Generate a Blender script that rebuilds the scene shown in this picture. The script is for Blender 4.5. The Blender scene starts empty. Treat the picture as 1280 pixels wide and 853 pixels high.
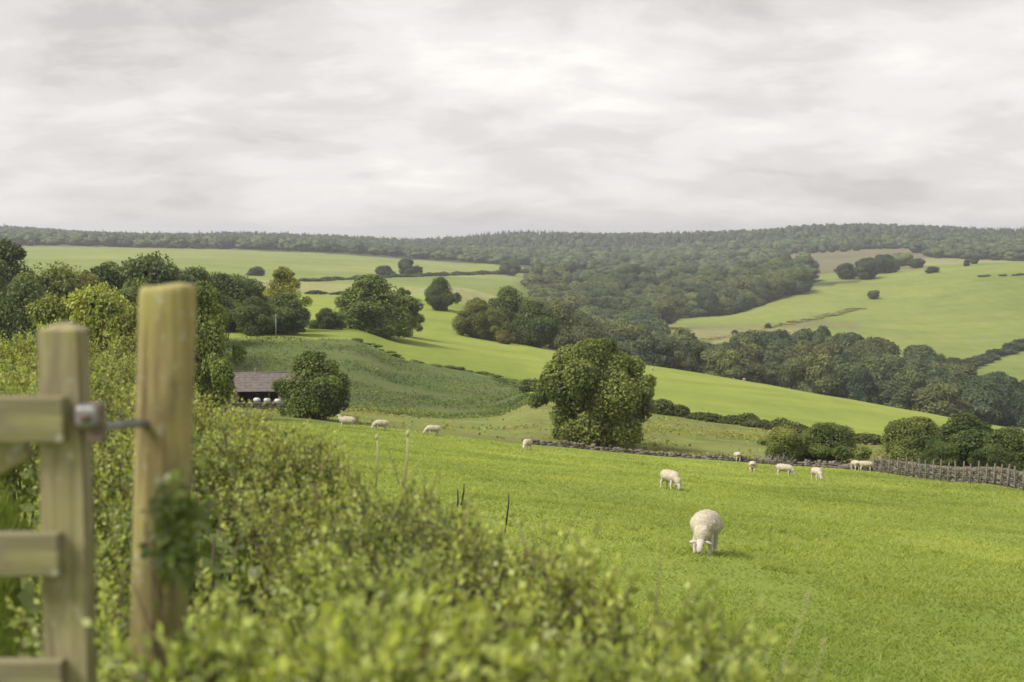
import bpy, bmesh, math, random
import numpy as np
from mathutils import Vector, Matrix
R = math.radians
rng = np.random.default_rng(7)
random.seed(7)
sc = bpy.context.scene
COL = sc.collection

# ------------------------------------------------------------------ camera
F = 1778.0                       # focal length in photo pixels (50 mm on 36 mm)
PITCH = math.atan(131.5 / F)     # the horizon sits at y = 295 of 853
cam_d = bpy.data.cameras.new('camera'); cam = bpy.data.objects.new('camera', cam_d); COL.objects.link(cam)
cam.location = (0, 0, 0); cam.rotation_euler = (math.pi / 2 - PITCH, 0, 0)
cam_d.sensor_width = 36; cam_d.lens = 36 * F / 1280
cam_d.clip_start = 0.05; cam_d.clip_end = 30000
cam_d.dof.use_dof = True; cam_d.dof.focus_distance = 34; cam_d.dof.aperture_fstop = 2.5
sc.camera = cam

# ------------------------------------------------------------------ sky, sun, exposure
SUN_EL, SUN_AZ = R(50), R(205)    # light from the left and a little behind the camera
EXPOSURE = 1.2
SUN_STRENGTH = 2.2
def build_world():
    w = bpy.data.worlds.new('World'); sc.world = w; w.use_nodes = True
    nt = w.node_tree; n = nt.nodes; l = nt.links; n.clear()
    out = n.new('ShaderNodeOutputWorld')
    sky = n.new('ShaderNodeTexSky'); sky.sky_type = 'NISHITA'; sky.sun_disc = False
    sky.sun_elevation = SUN_EL; sky.sun_rotation = R(90) - SUN_AZ
    bsky = n.new('ShaderNodeBackground'); bsky.inputs['Strength'].default_value = 0.05
    l.new(sky.outputs[0], bsky.inputs['Color'])
    tc = n.new('ShaderNodeTexCoord')
    sep = n.new('ShaderNodeSeparateXYZ'); l.new(tc.outputs['Generated'], sep.inputs[0])
    def math_(op, a, b=None):
        m = n.new('ShaderNodeMath'); m.operation = op
        for i, v in enumerate((a, b)):
            if v is None: continue
            if isinstance(v, (int, float)): m.inputs[i].default_value = v
            else: l.new(v, m.inputs[i])
        return m.outputs[0]
    # cloud deck: a flat layer seen in perspective
    zz = math_('ADD', math_('MAXIMUM', sep.outputs['Z'], 0.0), 0.30)
    comb = n.new('ShaderNodeCombineXYZ')
    l.new(math_('DIVIDE', sep.outputs['X'], zz), comb.inputs[0]); l.new(math_('DIVIDE', sep.outputs['Y'], zz), comb.inputs[1])
    def noise(scale, detail, rough, off, sx=1.0, dist=0.0):
        mp = n.new('ShaderNodeMapping'); mp.inputs['Location'].default_value = off; mp.inputs['Scale'].default_value = (scale * sx, scale, 1)
        l.new(comb.outputs[0], mp.inputs[0])
        t = n.new('ShaderNodeTexNoise'); t.inputs['Scale'].default_value = 1; t.inputs['Detail'].default_value = detail
        t.inputs['Roughness'].default_value = rough; t.inputs['Distortion'].default_value = dist
        l.new(mp.outputs[0], t.inputs['Vector']); return t.outputs[0]
    a = noise(2.1, 7, 0.50, (11.5, 5.25, 0), 0.8, 0.25)
    b = noise(5.6, 9, 0.60, (8.2, 4.4, 0), 0.8, 0.35)
    s = math_('ADD', math_('MULTIPLY', a, 0.60), math_('MULTIPLY', b, 0.40))
    ramp = n.new('ShaderNodeValToRGB'); l.new(s, ramp.inputs[0])
    cr = ramp.color_ramp; cr.interpolation = 'EASE'
    e = cr.elements; e[0].position = 0.37; e[0].color = (0.285, 0.270, 0.264, 1)
    e[1].position = 0.66; e[1].color = (0.475, 0.456, 0.436, 1)
    m1 = e.new(0.47); m1.color = (0.352, 0.335, 0.327, 1)
    m2 = e.new(0.56); m2.color = (0.410, 0.391, 0.380, 1)
    bcl = n.new('ShaderNodeBackground'); bcl.inputs['Strength'].default_value = 1.0
    l.new(ramp.outputs[0], bcl.inputs['Color'])
    mix = n.new('ShaderNodeMixShader'); mix.inputs[0].default_value = 0.95
    l.new(bsky.outputs[0], mix.inputs[1]); l.new(bcl.outputs[0], mix.inputs[2]); l.new(mix.outputs[0], out.inputs['Surface'])
build_world()
sd = bpy.data.lights.new('sun', 'SUN'); sun = bpy.data.objects.new('sun', sd); COL.objects.link(sun)
sd.energy = SUN_STRENGTH; sd.angle = R(24); sd.color = (1.0, 0.95, 0.86)
sdir = Vector((math.cos(SUN_EL) * math.cos(SUN_AZ), math.cos(SUN_EL) * math.sin(SUN_AZ), math.sin(SUN_EL)))
sun.rotation_euler = sdir.to_track_quat('Z', 'Y').to_euler()
vs = sc.view_settings; vs.view_transform = 'Standard'; vs.look = 'None'; vs.gamma = 1; vs.exposure = EXPOSURE; vs.use_curve_mapping = False
sc.cycles.use_denoising = True; sc.cycles.max_bounces = 6; sc.cycles.transparent_max_bounces = 4
sc.cycles.diffuse_bounces = 3; sc.cycles.volume_bounces = 0

# ------------------------------------------------------------------ small helpers
def tag(o, label=None, cat=None, group=None, kind=None):
    if label: o['label'] = label
    if cat: o['category'] = cat
    if group: o['group'] = group
    if kind: o['kind'] = kind
    return o
def link(name, data, parent=None):
    o = bpy.data.objects.new(name, data); COL.objects.link(o); o.parent = parent; return o
def empty(name, loc=(0, 0, 0), rz=0.0):
    o = link(name, None); o.location = loc; o.rotation_euler = (0, 0, rz); o.empty_display_size = 0.1; return o
def mesh_np(name, verts, faces, mat=None, smooth=False, tint=None, color=None):
    """verts Nx3; faces = list of int arrays (each MxK); tint = per-vertex float; color = per-vertex rgb"""
    me = bpy.data.meshes.new(name)
    verts = np.asarray(verts, np.float32)
    faces = [np.asarray(f, np.int32) for f in faces if len(f)]
    me.vertices.add(len(verts)); me.vertices.foreach_set('co', verts.ravel())
    nl = sum(f.size for f in faces); npoly = sum(len(f) for f in faces)
    me.loops.add(nl); me.loops.foreach_set('vertex_index', np.concatenate([f.ravel() for f in faces]))
    starts = []; p = 0
    for f in faces:
        starts.append(p + np.arange(len(f)) * f.shape[1]); p += f.size
    me.polygons.add(npoly); me.polygons.foreach_set('loop_start', np.concatenate(starts).astype(np.int32))
    me.update(calc_edges=True); me.validate()
    if smooth: me.polygons.foreach_set('use_smooth', np.ones(len(me.polygons), bool))
    if tint is not None:
        a = me.attributes.new('tint', 'FLOAT', 'POINT'); a.data.foreach_set('value', np.asarray(tint, np.float32))
    if color is not None:
        a = me.attributes.new('col', 'FLOAT_COLOR', 'POINT')
        c = np.ones((len(verts), 4), np.float32); c[:, :3] = color; a.data.foreach_set('color', c.ravel())
    if mat: me.materials.append(mat)
    return me
class Soup:
    """collects vertices, quads, tris and a tint per vertex"""
    def __init__(s): s.v = []; s.q = []; s.t = []; s.tn = []; s.n = 0
    def add(s, v, q=None, t=None, tint=0.5):
        v = np.asarray(v, np.float32).reshape(-1, 3)
        if q is not None and len(q): s.q.append(np.asarray(q, np.int64).reshape(-1, 4) + s.n)
        if t is not None and len(t): s.t.append(np.asarray(t, np.int64).reshape(-1, 3) + s.n)
        s.v.append(v); s.tn.append(np.broadcast_to(np.asarray(tint, np.float32), (len(v),)).copy()); s.n += len(v)
    def arrays(s): return np.concatenate(s.v), s.q, s.t, np.concatenate(s.tn)
    def mesh(s, name, mat, smooth=False):
        fs = []
        if s.q: fs.append(np.concatenate(s.q))
        if s.t: fs.append(np.concatenate(s.t))
        return mesh_np(name, np.concatenate(s.v), fs, mat, smooth, np.concatenate(s.tn))
def tube(s, pts, rad, n=6, tint=0.5, cap=True):
    pts = np.asarray(pts, float); rad = np.broadcast_to(np.asarray(rad, float), (len(pts),))
    V = []; up = np.array([0.31, 0.17, 0.93])
    for i, p in enumerate(pts):
        d = pts[min(i + 1, len(pts) - 1)] - pts[max(i - 1, 0)]; d = d / (np.linalg.norm(d) + 1e-9)
        u = up if abs(d @ up) < 0.9 else np.array([1.0, 0, 0])
        a = np.cross(d, u); a /= np.linalg.norm(a); b = np.cross(d, a)
        th = np.linspace(0, 2 * np.pi, n, endpoint=False)
        V.append(p + rad[i] * (np.cos(th)[:, None] * a + np.sin(th)[:, None] * b))
    Q = []
    for i in range(len(pts) - 1):
        for j in range(n): Q.append((i * n + j, i * n + (j + 1) % n, (i + 1) * n + (j + 1) % n, (i + 1) * n + j))
    V = np.concatenate(V); T = []
    if cap:
        V = np.concatenate([V, pts[:1], pts[-1:]]); c0, c1 = len(V) - 2, len(V) - 1; m = (len(pts) - 1) * n
        T = [(c0, (j + 1) % n, j) for j in range(n)] + [(c1, m + j, m + (j + 1) % n) for j in range(n)]
    s.add(V, Q, T, tint)
BOXF = np.array([(0, 3, 2, 1), (4, 5, 6, 7), (0, 1, 5, 4), (1, 2, 6, 5), (2, 3, 7, 6), (3, 0, 4, 7)])
def boxv(c, h, jit=0.0, rz=0.0, r=None):
    v = np.array([(-1, -1, -1), (1, -1, -1), (1, 1, -1), (-1, 1, -1), (-1, -1, 1), (1, -1, 1), (1, 1, 1), (-1, 1, 1)], float) * np.asarray(h)
    if jit: v += (r or rng).normal(0, jit, v.shape) if r is None else r.normal(0, jit, v.shape)
    ca, sa = math.cos(rz), math.sin(rz)
    v = np.stack([v[:, 0] * ca - v[:, 1] * sa, v[:, 0] * sa + v[:, 1] * ca, v[:, 2]], 1)
    return v + np.asarray(c)
def bevel_box(name, h, mat, bev=0.008, seg=2, taper=None):
    bm = bmesh.new(); bmesh.ops.create_cube(bm, size=2)
    for v in bm.verts: v.co = Vector((v.co.x * h[0], v.co.y * h[1], v.co.z * h[2]))
    bmesh.ops.bevel(bm, geom=bm.edges[:], offset=bev, segments=seg, affect='EDGES', profile=0.6)
    me = bpy.data.meshes.new(name); bm.to_mesh(me); bm.free(); me.materials.append(mat); return me
def unit(v): return v / (np.linalg.norm(v, axis=-1, keepdims=True) + 1e-9)
def copy_tree(o, parent=None):
    c = o.copy(); COL.objects.link(c); c.parent = parent
    for ch in o.children: copy_tree(ch, c)
    return c
def vnoise(x, y, seed=0):
    """smooth 2-D value noise, -1..1"""
    x = np.asarray(x, float); y = np.asarray(y, float)
    xi = np.floor(x).astype(np.int64); yi = np.floor(y).astype(np.int64); fx = x - xi; fy = y - yi
    def h(a, b):
        k = (a * 374761393 + b * 668265263 + seed * 1274126177) & 0xffffffff
        k = ((k ^ (k >> 13)) * 1274126177) & 0xffffffff
        return ((k ^ (k >> 16)) & 0xffff) / 32767.5 - 1
    ux = fx * fx * (3 - 2 * fx); uy = fy * fy * (3 - 2 * fy)
    return (h(xi, yi) * (1 - ux) + h(xi + 1, yi) * ux) * (1 - uy) + (h(xi, yi + 1) * (1 - ux) + h(xi + 1, yi + 1) * ux) * uy

# ------------------------------------------------------------------ materials
def new_mat(name):
    m = bpy.data.materials.new(name); m.use_nodes = True; nt = m.node_tree; nt.nodes.clear()
    return m, nt.nodes, nt.links
class N:
    def __init__(s, name):
        s.m, s.n, s.l = new_mat(name); s.out = s.n.new('ShaderNodeOutputMaterial')
    def set(s, sock, v):
        if v is None: return
        if hasattr(v, 'is_output') or hasattr(v, 'links'): s.l.new(v, sock)
        else:
            if isinstance(v, (tuple, list)) and len(v) == 3 and sock.type == 'RGBA': v = (*v, 1)
            sock.default_value = v
    def math(s, op, a, b=None, clamp=False):
        m = s.n.new('ShaderNodeMath'); m.operation = op; m.use_clamp = clamp; s.set(m.inputs[0], a); s.set(m.inputs[1], b); return m.outputs[0]
    def mix(s, fac, a, b, mode='MIX'):
        m = s.n.new('ShaderNodeMix'); m.data_type = 'RGBA'; m.blend_type = mode
        s.set(m.inputs['Factor'], fac); s.set(m.inputs[6], a); s.set(m.inputs[7], b); return m.outputs[2]
    def coord(s, what='Object'): return s.n.new('ShaderNodeTexCoord').outputs[what]
    def geo(s, what='Position'): return s.n.new('ShaderNodeNewGeometry').outputs[what]
    def attr(s, name, out='Fac'):
        a = s.n.new('ShaderNodeAttribute'); a.attribute_name = name; return a.outputs[out]
    def info(s, out): return s.n.new('ShaderNodeObjectInfo').outputs[out]
    def noise(s, vec, scale, detail=4, rough=0.55, stretch=None, dist=0.0):
        if stretch:
            mp = s.n.new('ShaderNodeMapping'); mp.inputs['Scale'].default_value = stretch; s.l.new(vec, mp.inputs[0]); vec = mp.outputs[0]
        t = s.n.new('ShaderNodeTexNoise'); s.l.new(vec, t.inputs['Vector'])
        t.inputs['Scale'].default_value = scale; t.inputs['Detail'].default_value = detail; t.inputs['Roughness'].default_value = rough
        t.inputs['Distortion'].default_value = dist
        return t.outputs[0]
    def ramp(s, fac, stops):
        r = s.n.new('ShaderNodeValToRGB'); s.l.new(fac, r.inputs[0]); e = r.color_ramp.elements
        while len(e) < len(stops): e.new(0.5)
        for el, (p, c) in zip(e, stops): el.position = p; el.color = (*c, 1) if len(c) == 3 else c
        return r.outputs[0]
    def rng(s, v, a, b, c, d):
        m = s.n.new('ShaderNodeMapRange'); s.l.new(v, m.inputs[0])
        for i, x in enumerate((a, b, c, d)): m.inputs[i + 1].default_value = x
        return m.outputs[0]
    def bump(s, h, strength, dist=0.02):
        b = s.n.new('ShaderNodeBump'); b.inputs['Strength'].default_value = strength; b.inputs['Distance'].default_value = dist
        s.l.new(h, b.inputs['Height']); return b.outputs[0]
    def principled(s, color, rough=0.8, spec=0.3, normal=None, metal=0.0):
        p = s.n.new('ShaderNodeBsdfPrincipled'); s.set(p.inputs['Base Color'], color); s.set(p.inputs['Roughness'], rough)
        p.inputs['Specular IOR Level'].default_value = spec; p.inputs['Metallic'].default_value = metal
        if normal: s.l.new(normal, p.inputs['Normal'])
        return p.outputs[0]
    def done(s, shader): s.l.new(shader, s.out.inputs['Surface']); return s.m
def leaf_material(name, dark, light, transl=0.3, rough=0.55, spec=0.25, use_obj=True, broad=3.0):
    k = N(name)
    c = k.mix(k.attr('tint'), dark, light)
    if use_obj:
        c = k.mix(1.0, c, k.info('Color'), 'MULTIPLY')
    v = k.noise(k.geo(), 1.0 / broad, 3)
    c = k.mix(k.rng(v, 0.3, 0.7, 0.0, 1.0), k.mix(1.0, c, (0.82, 0.86, 0.85, 1), 'MULTIPLY'), k.mix(1.0, c, (1.18, 1.12, 1.0, 1), 'MULTIPLY'))
    p = k.principled(c, rough, spec)
    t = k.n.new('ShaderNodeBsdfTranslucent'); k.l.new(k.mix(1.0, c, (1.25, 1.3, 0.7, 1), 'MULTIPLY'), t.inputs['Color'])
    m = k.n.new('ShaderNodeMixShader'); m.inputs[0].default_value = transl; k.l.new(p, m.inputs[1]); k.l.new(t.outputs[0], m.inputs[2])
    return k.done(m.outputs[0])
M = {}
M['tree_leaf'] = leaf_material('tree_leaf', (0.046, 0.068, 0.022), (0.205, 0.245, 0.070), 0.32)
M['far_leaf'] = leaf_material('far_leaf', (0.034, 0.048, 0.024), (0.135, 0.165, 0.062), 0.2, broad=25.0)
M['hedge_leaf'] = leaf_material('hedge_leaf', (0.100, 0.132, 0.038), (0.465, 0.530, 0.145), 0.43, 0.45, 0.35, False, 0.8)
M['ivy_leaf'] = leaf_material('ivy_leaf', (0.075, 0.105, 0.028), (0.240, 0.300, 0.080), 0.35, 0.4, 0.4, False, 0.2)
M['blade'] = leaf_material('grass_blade', (0.170, 0.218, 0.038), (0.370, 0.432, 0.105), 0.42, 0.6, 0.2, False, 5.0)
def m_bark():
    k = N('bark'); p = k.coord(); v = k.noise(p, 6, 5, 0.6, (1, 1, 0.25))
    return k.done(k.principled(k.ramp(v, [(0.3, (0.035, 0.028, 0.02)), (0.7, (0.13, 0.11, 0.085))]), 0.9, 0.1, k.bump(v, 0.6)))
M['bark'] = m_bark()
def m_twig():
    k = N('twig'); t = k.attr('tint')
    return k.done(k.principled(k.mix(t, (0.06, 0.042, 0.03), (0.21, 0.15, 0.10)), 0.75, 0.2))
M['twig'] = m_twig()
def m_ground():
    k = N('ground'); pos = k.geo()
    c = k.attr('col', 'Color')
    a = k.noise(pos, 0.9, 6, 0.68)           # tufts
    b = k.noise(pos, 0.11, 5, 0.6)           # patches
    d = k.noise(pos, 0.012, 4, 0.55)         # broad
    s = k.noise(pos, 7.0, 4, 0.65)
    mow = k.noise(pos, 0.22, 4, 0.6, (1.0, 0.10, 1.0)); mow2 = k.noise(pos, 0.05, 4, 0.6, (0.25, 1.0, 1.0), 0.6)
    f = 0.0
    for tex, wt in ((a, 0.42), (b, 0.50), (d, 0.75), (s, 0.30), (mow, 0.35), (mow2, 0.55)): f = k.math('ADD', f, k.math('MULTIPLY', tex, wt))
    f = k.rng(f, 1.16, 1.71, 0.0, 1.0)
    dark = k.mix(1.0, c, (0.70, 0.76, 0.68, 1), 'MULTIPLY'); light = k.mix(1.0, c, (1.30, 1.20, 1.35, 1), 'MULTIPLY')
    c2 = k.mix(f, dark, light)
    # dry straw-coloured flecks and darker tussocks where the sward is rough
    rough = k.attr('rough')
    t = k.rng(k.noise(pos, 0.16, 7, 0.75), 0.45, 0.62, 0.0, 1.0)
    c2 = k.mix(k.math('MULTIPLY', t, rough), c2, (0.15, 0.13, 0.055, 1))
    t2 = k.rng(k.noise(pos, 0.22, 5, 0.7, (1, 1.3, 1)), 0.48, 0.64, 0.0, 0.9)
    c2 = k.mix(k.math('MULTIPLY', t2, rough), c2, (0.055, 0.075, 0.022, 1))
    n = k.bump(k.math('ADD', a, k.math('MULTIPLY', s, 0.6)), 0.55, 0.18)
    return k.done(k.principled(c2, 0.9, 0.1, n))
M['ground'] = m_ground()
def m_wood(name, base, dark, algae, axis='Z'):
    k = N(name); p = k.coord(); st = (1, 1, 0.06) if axis == 'Z' else (0.06, 1, 1)
    g = k.noise(p, 34, 7, 0.7, st, 0.5); g2 = k.noise(p, 12, 5, 0.65, st, 0.9); s = k.noise(p, 9, 5, 0.65, (1, 1, 0.3) if axis == 'Z' else (0.3, 1, 1), 0.8); s2 = k.noise(p, 2.3, 4, 0.55, (1, 1, 0.5))
    c = k.mix(k.rng(g, 0.3, 0.7, 0, 1), dark, base)
    c = k.mix(k.rng(g2, 0.50, 0.64, 0, 0.8), c, tuple(x * 0.45 for x in dark))
    c = k.mix(k.rng(s2, 0.42, 0.60, 0, 0.85), c, algae)
    c = k.mix(k.rng(s, 0.49, 0.62, 0, 0.8), c, tuple(x * 0.42 for x in base)); c = k.mix(k.rng(k.noise(p, 22, 4, 0.6), 0.60, 0.68, 0, 0.7), c, (0.42, 0.42, 0.34))
    return k.done(k.principled(c, 0.85, 0.2, k.bump(g, 0.4, 0.004)))
M['gate_wood'] = m_wood('gate_wood', (0.42, 0.375, 0.24), (0.18, 0.155, 0.085), (0.25, 0.25, 0.085))
M['gate_wood_x'] = m_wood('gate_rail_wood', (0.42, 0.375, 0.24), (0.18, 0.155, 0.085), (0.25, 0.25, 0.085), 'X')
M['post_wood'] = m_wood('post_wood', (0.48, 0.40, 0.20), (0.18, 0.145, 0.06), (0.29, 0.29, 0.08))
M['fence_wood'] = m_wood('fence_wood', (0.27, 0.225, 0.17), (0.14, 0.115, 0.085), (0.22, 0.20, 0.13))
def m_simple(name, c1, c2, scale, rough=0.8, spec=0.2, metal=0.0, bump=0.0):
    k = N(name); v = k.noise(k.coord(), scale, 5, 0.6)
    return k.done(k.principled(k.ramp(v, [(0.3, c1), (0.7, c2)]), rough, spec, k.bump(v, bump, 0.02) if bump else None, metal))
M['zinc'] = m_simple('galvanised_steel', (0.16, 0.16, 0.165), (0.34, 0.34, 0.35), 30, 0.5, 0.4, 0.6)
M['rust'] = m_simple('rusty_steel', (0.10, 0.065, 0.05), (0.24, 0.19, 0.17), 40, 0.7, 0.3, 0.4)
M['slate'] = m_simple('slate_roof', (0.095, 0.080, 0.072), (0.19, 0.165, 0.15), 3, 0.8, 0.2)
M['barn_wall'] = m_simple('barn_wall', (0.10, 0.075, 0.055), (0.24, 0.19, 0.14), 4, 0.9, 0.1)
M['barn_dark'] = m_simple('barn_timber', (0.03, 0.025, 0.02), (0.07, 0.055, 0.045), 5, 0.9, 0.1)
M['white_wrap'] = m_simple('white_wrap', (0.42, 0.42, 0.42), (0.62, 0.62, 0.61), 4, 0.4, 0.4)
M['black'] = m_simple('black_steel', (0.012, 0.013, 0.016), (0.035, 0.035, 0.04), 6, 0.6, 0.3)
M['straw'] = m_simple('dry_stem', (0.36, 0.31, 0.19), (0.52, 0.46, 0.31), 20, 0.8, 0.1)
M['pale_pole'] = m_simple('pale_pole', (0.22, 0.20, 0.17), (0.32, 0.30, 0.26), 6, 0.8, 0.1)
def m_stone():
    k = N('dry_stone'); v = k.noise(k.geo(), 5, 5, 0.65); t = k.attr('tint')
    c = k.mix(t, (0.07, 0.06, 0.052), (0.22, 0.195, 0.165)); c = k.mix(k.rng(v, 0.45, 0.7, 0, 0.6), c, (0.17, 0.18, 0.10))
    return k.done(k.principled(c, 0.95, 0.1, k.bump(v, 0.5, 0.03)))
M['stone'] = m_stone()
def m_fleece():
    k = N('fleece'); p = k.coord(); v = k.noise(p, 15, 6, 0.75); b = k.noise(p, 4, 3)
    c = k.mix(k.rng(v, 0.3, 0.7, 0, 1), (0.29, 0.255, 0.185), (0.64, 0.585, 0.46)); c = k.mix(k.rng(b, 0.40, 0.66, 0, 0.6), c, (0.36, 0.305, 0.23))
    return k.done(k.principled(c, 0.95, 0.05, k.bump(v, 0.8, 0.03)))
M['fleece'] = m_fleece()
M['sheep_skin'] = m_simple('sheep_skin', (0.40, 0.35, 0.29), (0.60, 0.55, 0.48), 9, 0.85, 0.1)
M['sheep_dark'] = m_simple('sheep_muzzle', (0.05, 0.04, 0.035), (0.09, 0.075, 0.065), 9, 0.6, 0.2)
M['mark_blue'] = m_simple('marker_blue', (0.10, 0.11, 0.16), (0.22, 0.22, 0.26), 20, 0.9, 0.1)
M['mark_red'] = m_simple('marker_red', (0.30, 0.09, 0.06), (0.40, 0.18, 0.12), 20, 0.9, 0.1)

# ------------------------------------------------------------------ the land
def pchip(x, y, q):
    """monotone cubic through (x, y), constant outside"""
    x = np.asarray(x, float); y = np.asarray(y, float); h = np.diff(x); dl = np.diff(y) / h
    m = np.zeros(len(x)); m[0] = dl[0]; m[-1] = dl[-1]
    for i in range(1, len(x) - 1):
        if dl[i - 1] * dl[i] > 0:
            w1 = 2 * h[i] + h[i - 1]; w2 = h[i] + 2 * h[i - 1]; m[i] = (w1 + w2) / (w1 / dl[i - 1] + w2 / dl[i])
    qc = np.clip(q, x[0], x[-1]); i = np.clip(np.searchsorted(x, qc) - 1, 0, len(h) - 1); t = (qc - x[i]) / h[i]
    return ((1 + 2 * t) * (1 - t) ** 2 * y[i] + t * (1 - t) ** 2 * h[i] * m[i] + t * t * (3 - 2 * t) * y[i + 1] + t * t * (t - 1) * h[i] * m[i + 1])
cp, sp = math.cos(PITCH), math.sin(PITCH)
def slope_of(y): return (-F * sp + (426.5 - y) * cp) / (F * cp + (426.5 - y) * sp)     # z per metre of distance
def px_of(X, d, z):
    """photo pixel of a point (for laying the woods out)"""
    fy = d * cp - z * sp; up = d * sp + z * cp
    return 640 + F * X / fy, 426.5 - F * up / fy
def plane_y(d, x):                       # near pasture: a plane falling away and to the right
    X = (x - 640) / F * d; return 295 + (2.37 + 0.125 * d + 0.100 * X) / d * F
xs9 = (-600, 0, 200, 400, 640, 880, 1090, 1280, 1880)
# each feature line of the land: (bearing as photo column, distance, line of sight as photo row)
FEAT = [
 [(x, 3.0, 295 + 1.75 / 3.0 * F) for x in xs9],
 [(x, 9.0, 295 + (3.35 + 0.08 * (x - 640) / F * 9) / 9.0 * F) for x in xs9],
 [(x, 28.0, plane_y(28, x)) for x in xs9],
 [(x, 58.0, plane_y(58, x)) for x in xs9],
 [(-600, 100, 470), (0, 102, 508), (200, 104, 518), (400, 108, 530), (600, 112, 549), (800, 115, 567.5), (960, 115, 580), (1090, 110, 588.5), (1180, 99, 600), (1280, 86, 613.5), (1880, 86, 640)],
 [(-600, 170, 470), (0, 170, 478), (200, 170, 486), (330, 168, 498), (450, 172, 506), (560, 175, 514), (620, 180, 508), (668, 182, 491), (740, 182, 500), (800, 180, 510), (1000, 172, 541), (1090, 165, 554), (1280, 150, 566), (1880, 150, 590)],
 [(-600, 215, 425), (0, 215, 428), (200, 215, 427), (310, 215, 424), (434, 220, 424), (500, 220, 447), (556, 222, 458), (600, 222, 467), (668, 222, 478), (740, 225, 483), (800, 222, 491), (1000, 212, 520), (1090, 205, 533), (1280, 195, 552), (1880, 195, 580)],
 [(-600, 280, 400), (0, 280, 405), (200, 300, 400), (400, 330, 393), (500, 340, 403), (560, 345, 410), (620, 345, 422), (690, 340, 437), (740, 335, 446), (800, 325, 456), (900, 305, 471), (1000, 285, 488), (1100, 270, 507), (1200, 255, 524), (1280, 245, 537), (1880, 245, 580)],
 [(-600, 400, 370), (0, 400, 372), (200, 400, 374), (400, 420, 376), (500, 420, 381), (560, 420, 384), (620, 420, 410), (690, 420, 444), (800, 420, 468), (1000, 400, 500), (1280, 360, 556), (1880, 360, 600)],
 [(-600, 600, 350), (0, 600, 352), (200, 600, 354), (400, 600, 366), (560, 600, 372), (620, 580, 400), (690, 560, 436), (800, 540, 455), (900, 520, 463), (1000, 500, 468), (1100, 485, 480), (1200, 470, 498), (1280, 460, 512), (1880, 460, 560)],
 [(-600, 800, 338), (0, 800, 340), (200, 800, 343), (400, 800, 351), (560, 800, 356), (620, 790, 366), (690, 750, 408), (800, 700, 424), (900, 680, 428), (1000, 650, 434), (1100, 620, 446), (1200, 600, 464), (1280, 580, 476), (1880, 580, 500)],
 [(-600, 1000, 325), (0, 1000, 325), (200, 1000, 328), (400, 1000, 338), (560, 1000, 347), (640, 980, 352), (690, 950, 379), (800, 950, 388), (900, 920, 392), (1000, 900, 380), (1100, 880, 384), (1280, 850, 381), (1880, 850, 370)],
 [(-600, 1250, 311), (0, 1250, 312), (200, 1250, 315), (400, 1250, 323), (560, 1220, 337), (640, 1200, 344), (690, 1150, 352), (800, 1150, 356), (900, 1100, 362), (1000, 1050, 353), (1100, 1050, 347), (1180, 1050, 335), (1280, 1050, 329), (1880, 1050, 320)],
 [(-600, 1500, 304), (0, 1500, 308), (200, 1500, 311), (400, 1500, 317), (560, 1500, 328), (690, 1500, 336), (800, 1500, 338), (900, 1450, 340), (1000, 1400, 333), (1100, 1400, 327), (1180, 1400, 325), (1280, 1400, 327), (1880, 1400, 318)],
 [(-600, 2000, 293), (0, 2000, 299), (200, 2000, 304), (400, 2000, 308), (560, 2000, 318), (690, 2000, 320), (800, 2000, 320), (900, 1900, 320), (1000, 1850, 314), (1100, 1800, 309), (1280, 1800, 309), (1880, 1800, 305)],
 [(-600, 2600, 288), (0, 2600, 289), (60, 2600, 293), (150, 2600, 298), (200, 2600, 299), (300, 2600, 297), (420, 2600, 301), (520, 2600, 305), (600, 2550, 300), (650, 2500, 297), (800, 2500, 298), (900, 2400, 296), (960, 2400, 293), (1000, 2350, 289), (1080, 2300, 287), (1130, 2300, 289), (1280, 2300, 294), (1880, 2300, 294)],
 [(x, 4200, 309) for x in xs9],
 [(x, 12000, 303) for x in xs9],
]
GX = np.linspace(-1400, 2680, 680); GL = np.linspace(math.log(3), math.log(12000), 1000)
def build_tables():
    D = np.stack([pchip([p[0] for p in f], [p[1] for p in f], GX) for f in FEAT], 1)
    S = np.stack([pchip([p[0] for p in f], [slope_of(p[2]) for p in f], GX) for f in FEAT], 1)
    Z = np.zeros((len(GX), len(GL))); K = np.zeros_like(Z); ks = np.arange(len(FEAT))
    for i in range(len(GX)):
        ld = np.log(D[i]); Z[i] = pchip(ld, S[i], GL) * np.exp(GL); K[i] = np.interp(GL, ld, ks)
    d = np.exp(GL)[None, :]; X = (GX[:, None] - 640) / F * d; Y = np.broadcast_to(d, X.shape)
    Z += 0.10 * vnoise(X / 6, Y / 6, 1) * np.clip(d / 30, 0.1, 1) + 0.30 * vnoise(X / 22, Y / 22, 2) * np.clip((d - 60) / 120, 0, 1)
    Z += 1.0 * vnoise(X / 70, Y / 90, 3) * np.clip((d - 500) / 500, 0, 1)
    # turf bank beyond the gate
    Z += 1.75 * np.exp(-((X + 3.1) / 0.9) ** 2 - ((Y - 7.4) / 1.3) ** 2)
    return Z, K
TZ, TK = build_tables()
def lookup(T, X, d):
    X = np.asarray(X, float); d = np.maximum(np.asarray(d, float), 3.0)
    gx = np.clip((640 + F * X / d - GX[0]) / (GX[1] - GX[0]), 0, len(GX) - 1.001); gl = np.clip((np.log(d) - GL[0]) / (GL[1] - GL[0]), 0, len(GL) - 1.001)
    i = gx.astype(int); j = gl.astype(int); a = gx - i; b = gl - j
    return (T[i, j] * (1 - a) + T[i + 1, j] * a) * (1 - b) + (T[i, j + 1] * (1 - a) + T[i + 1, j + 1] * a) * b
def ground(X, d): return lookup(TZ, X, d)
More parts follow.
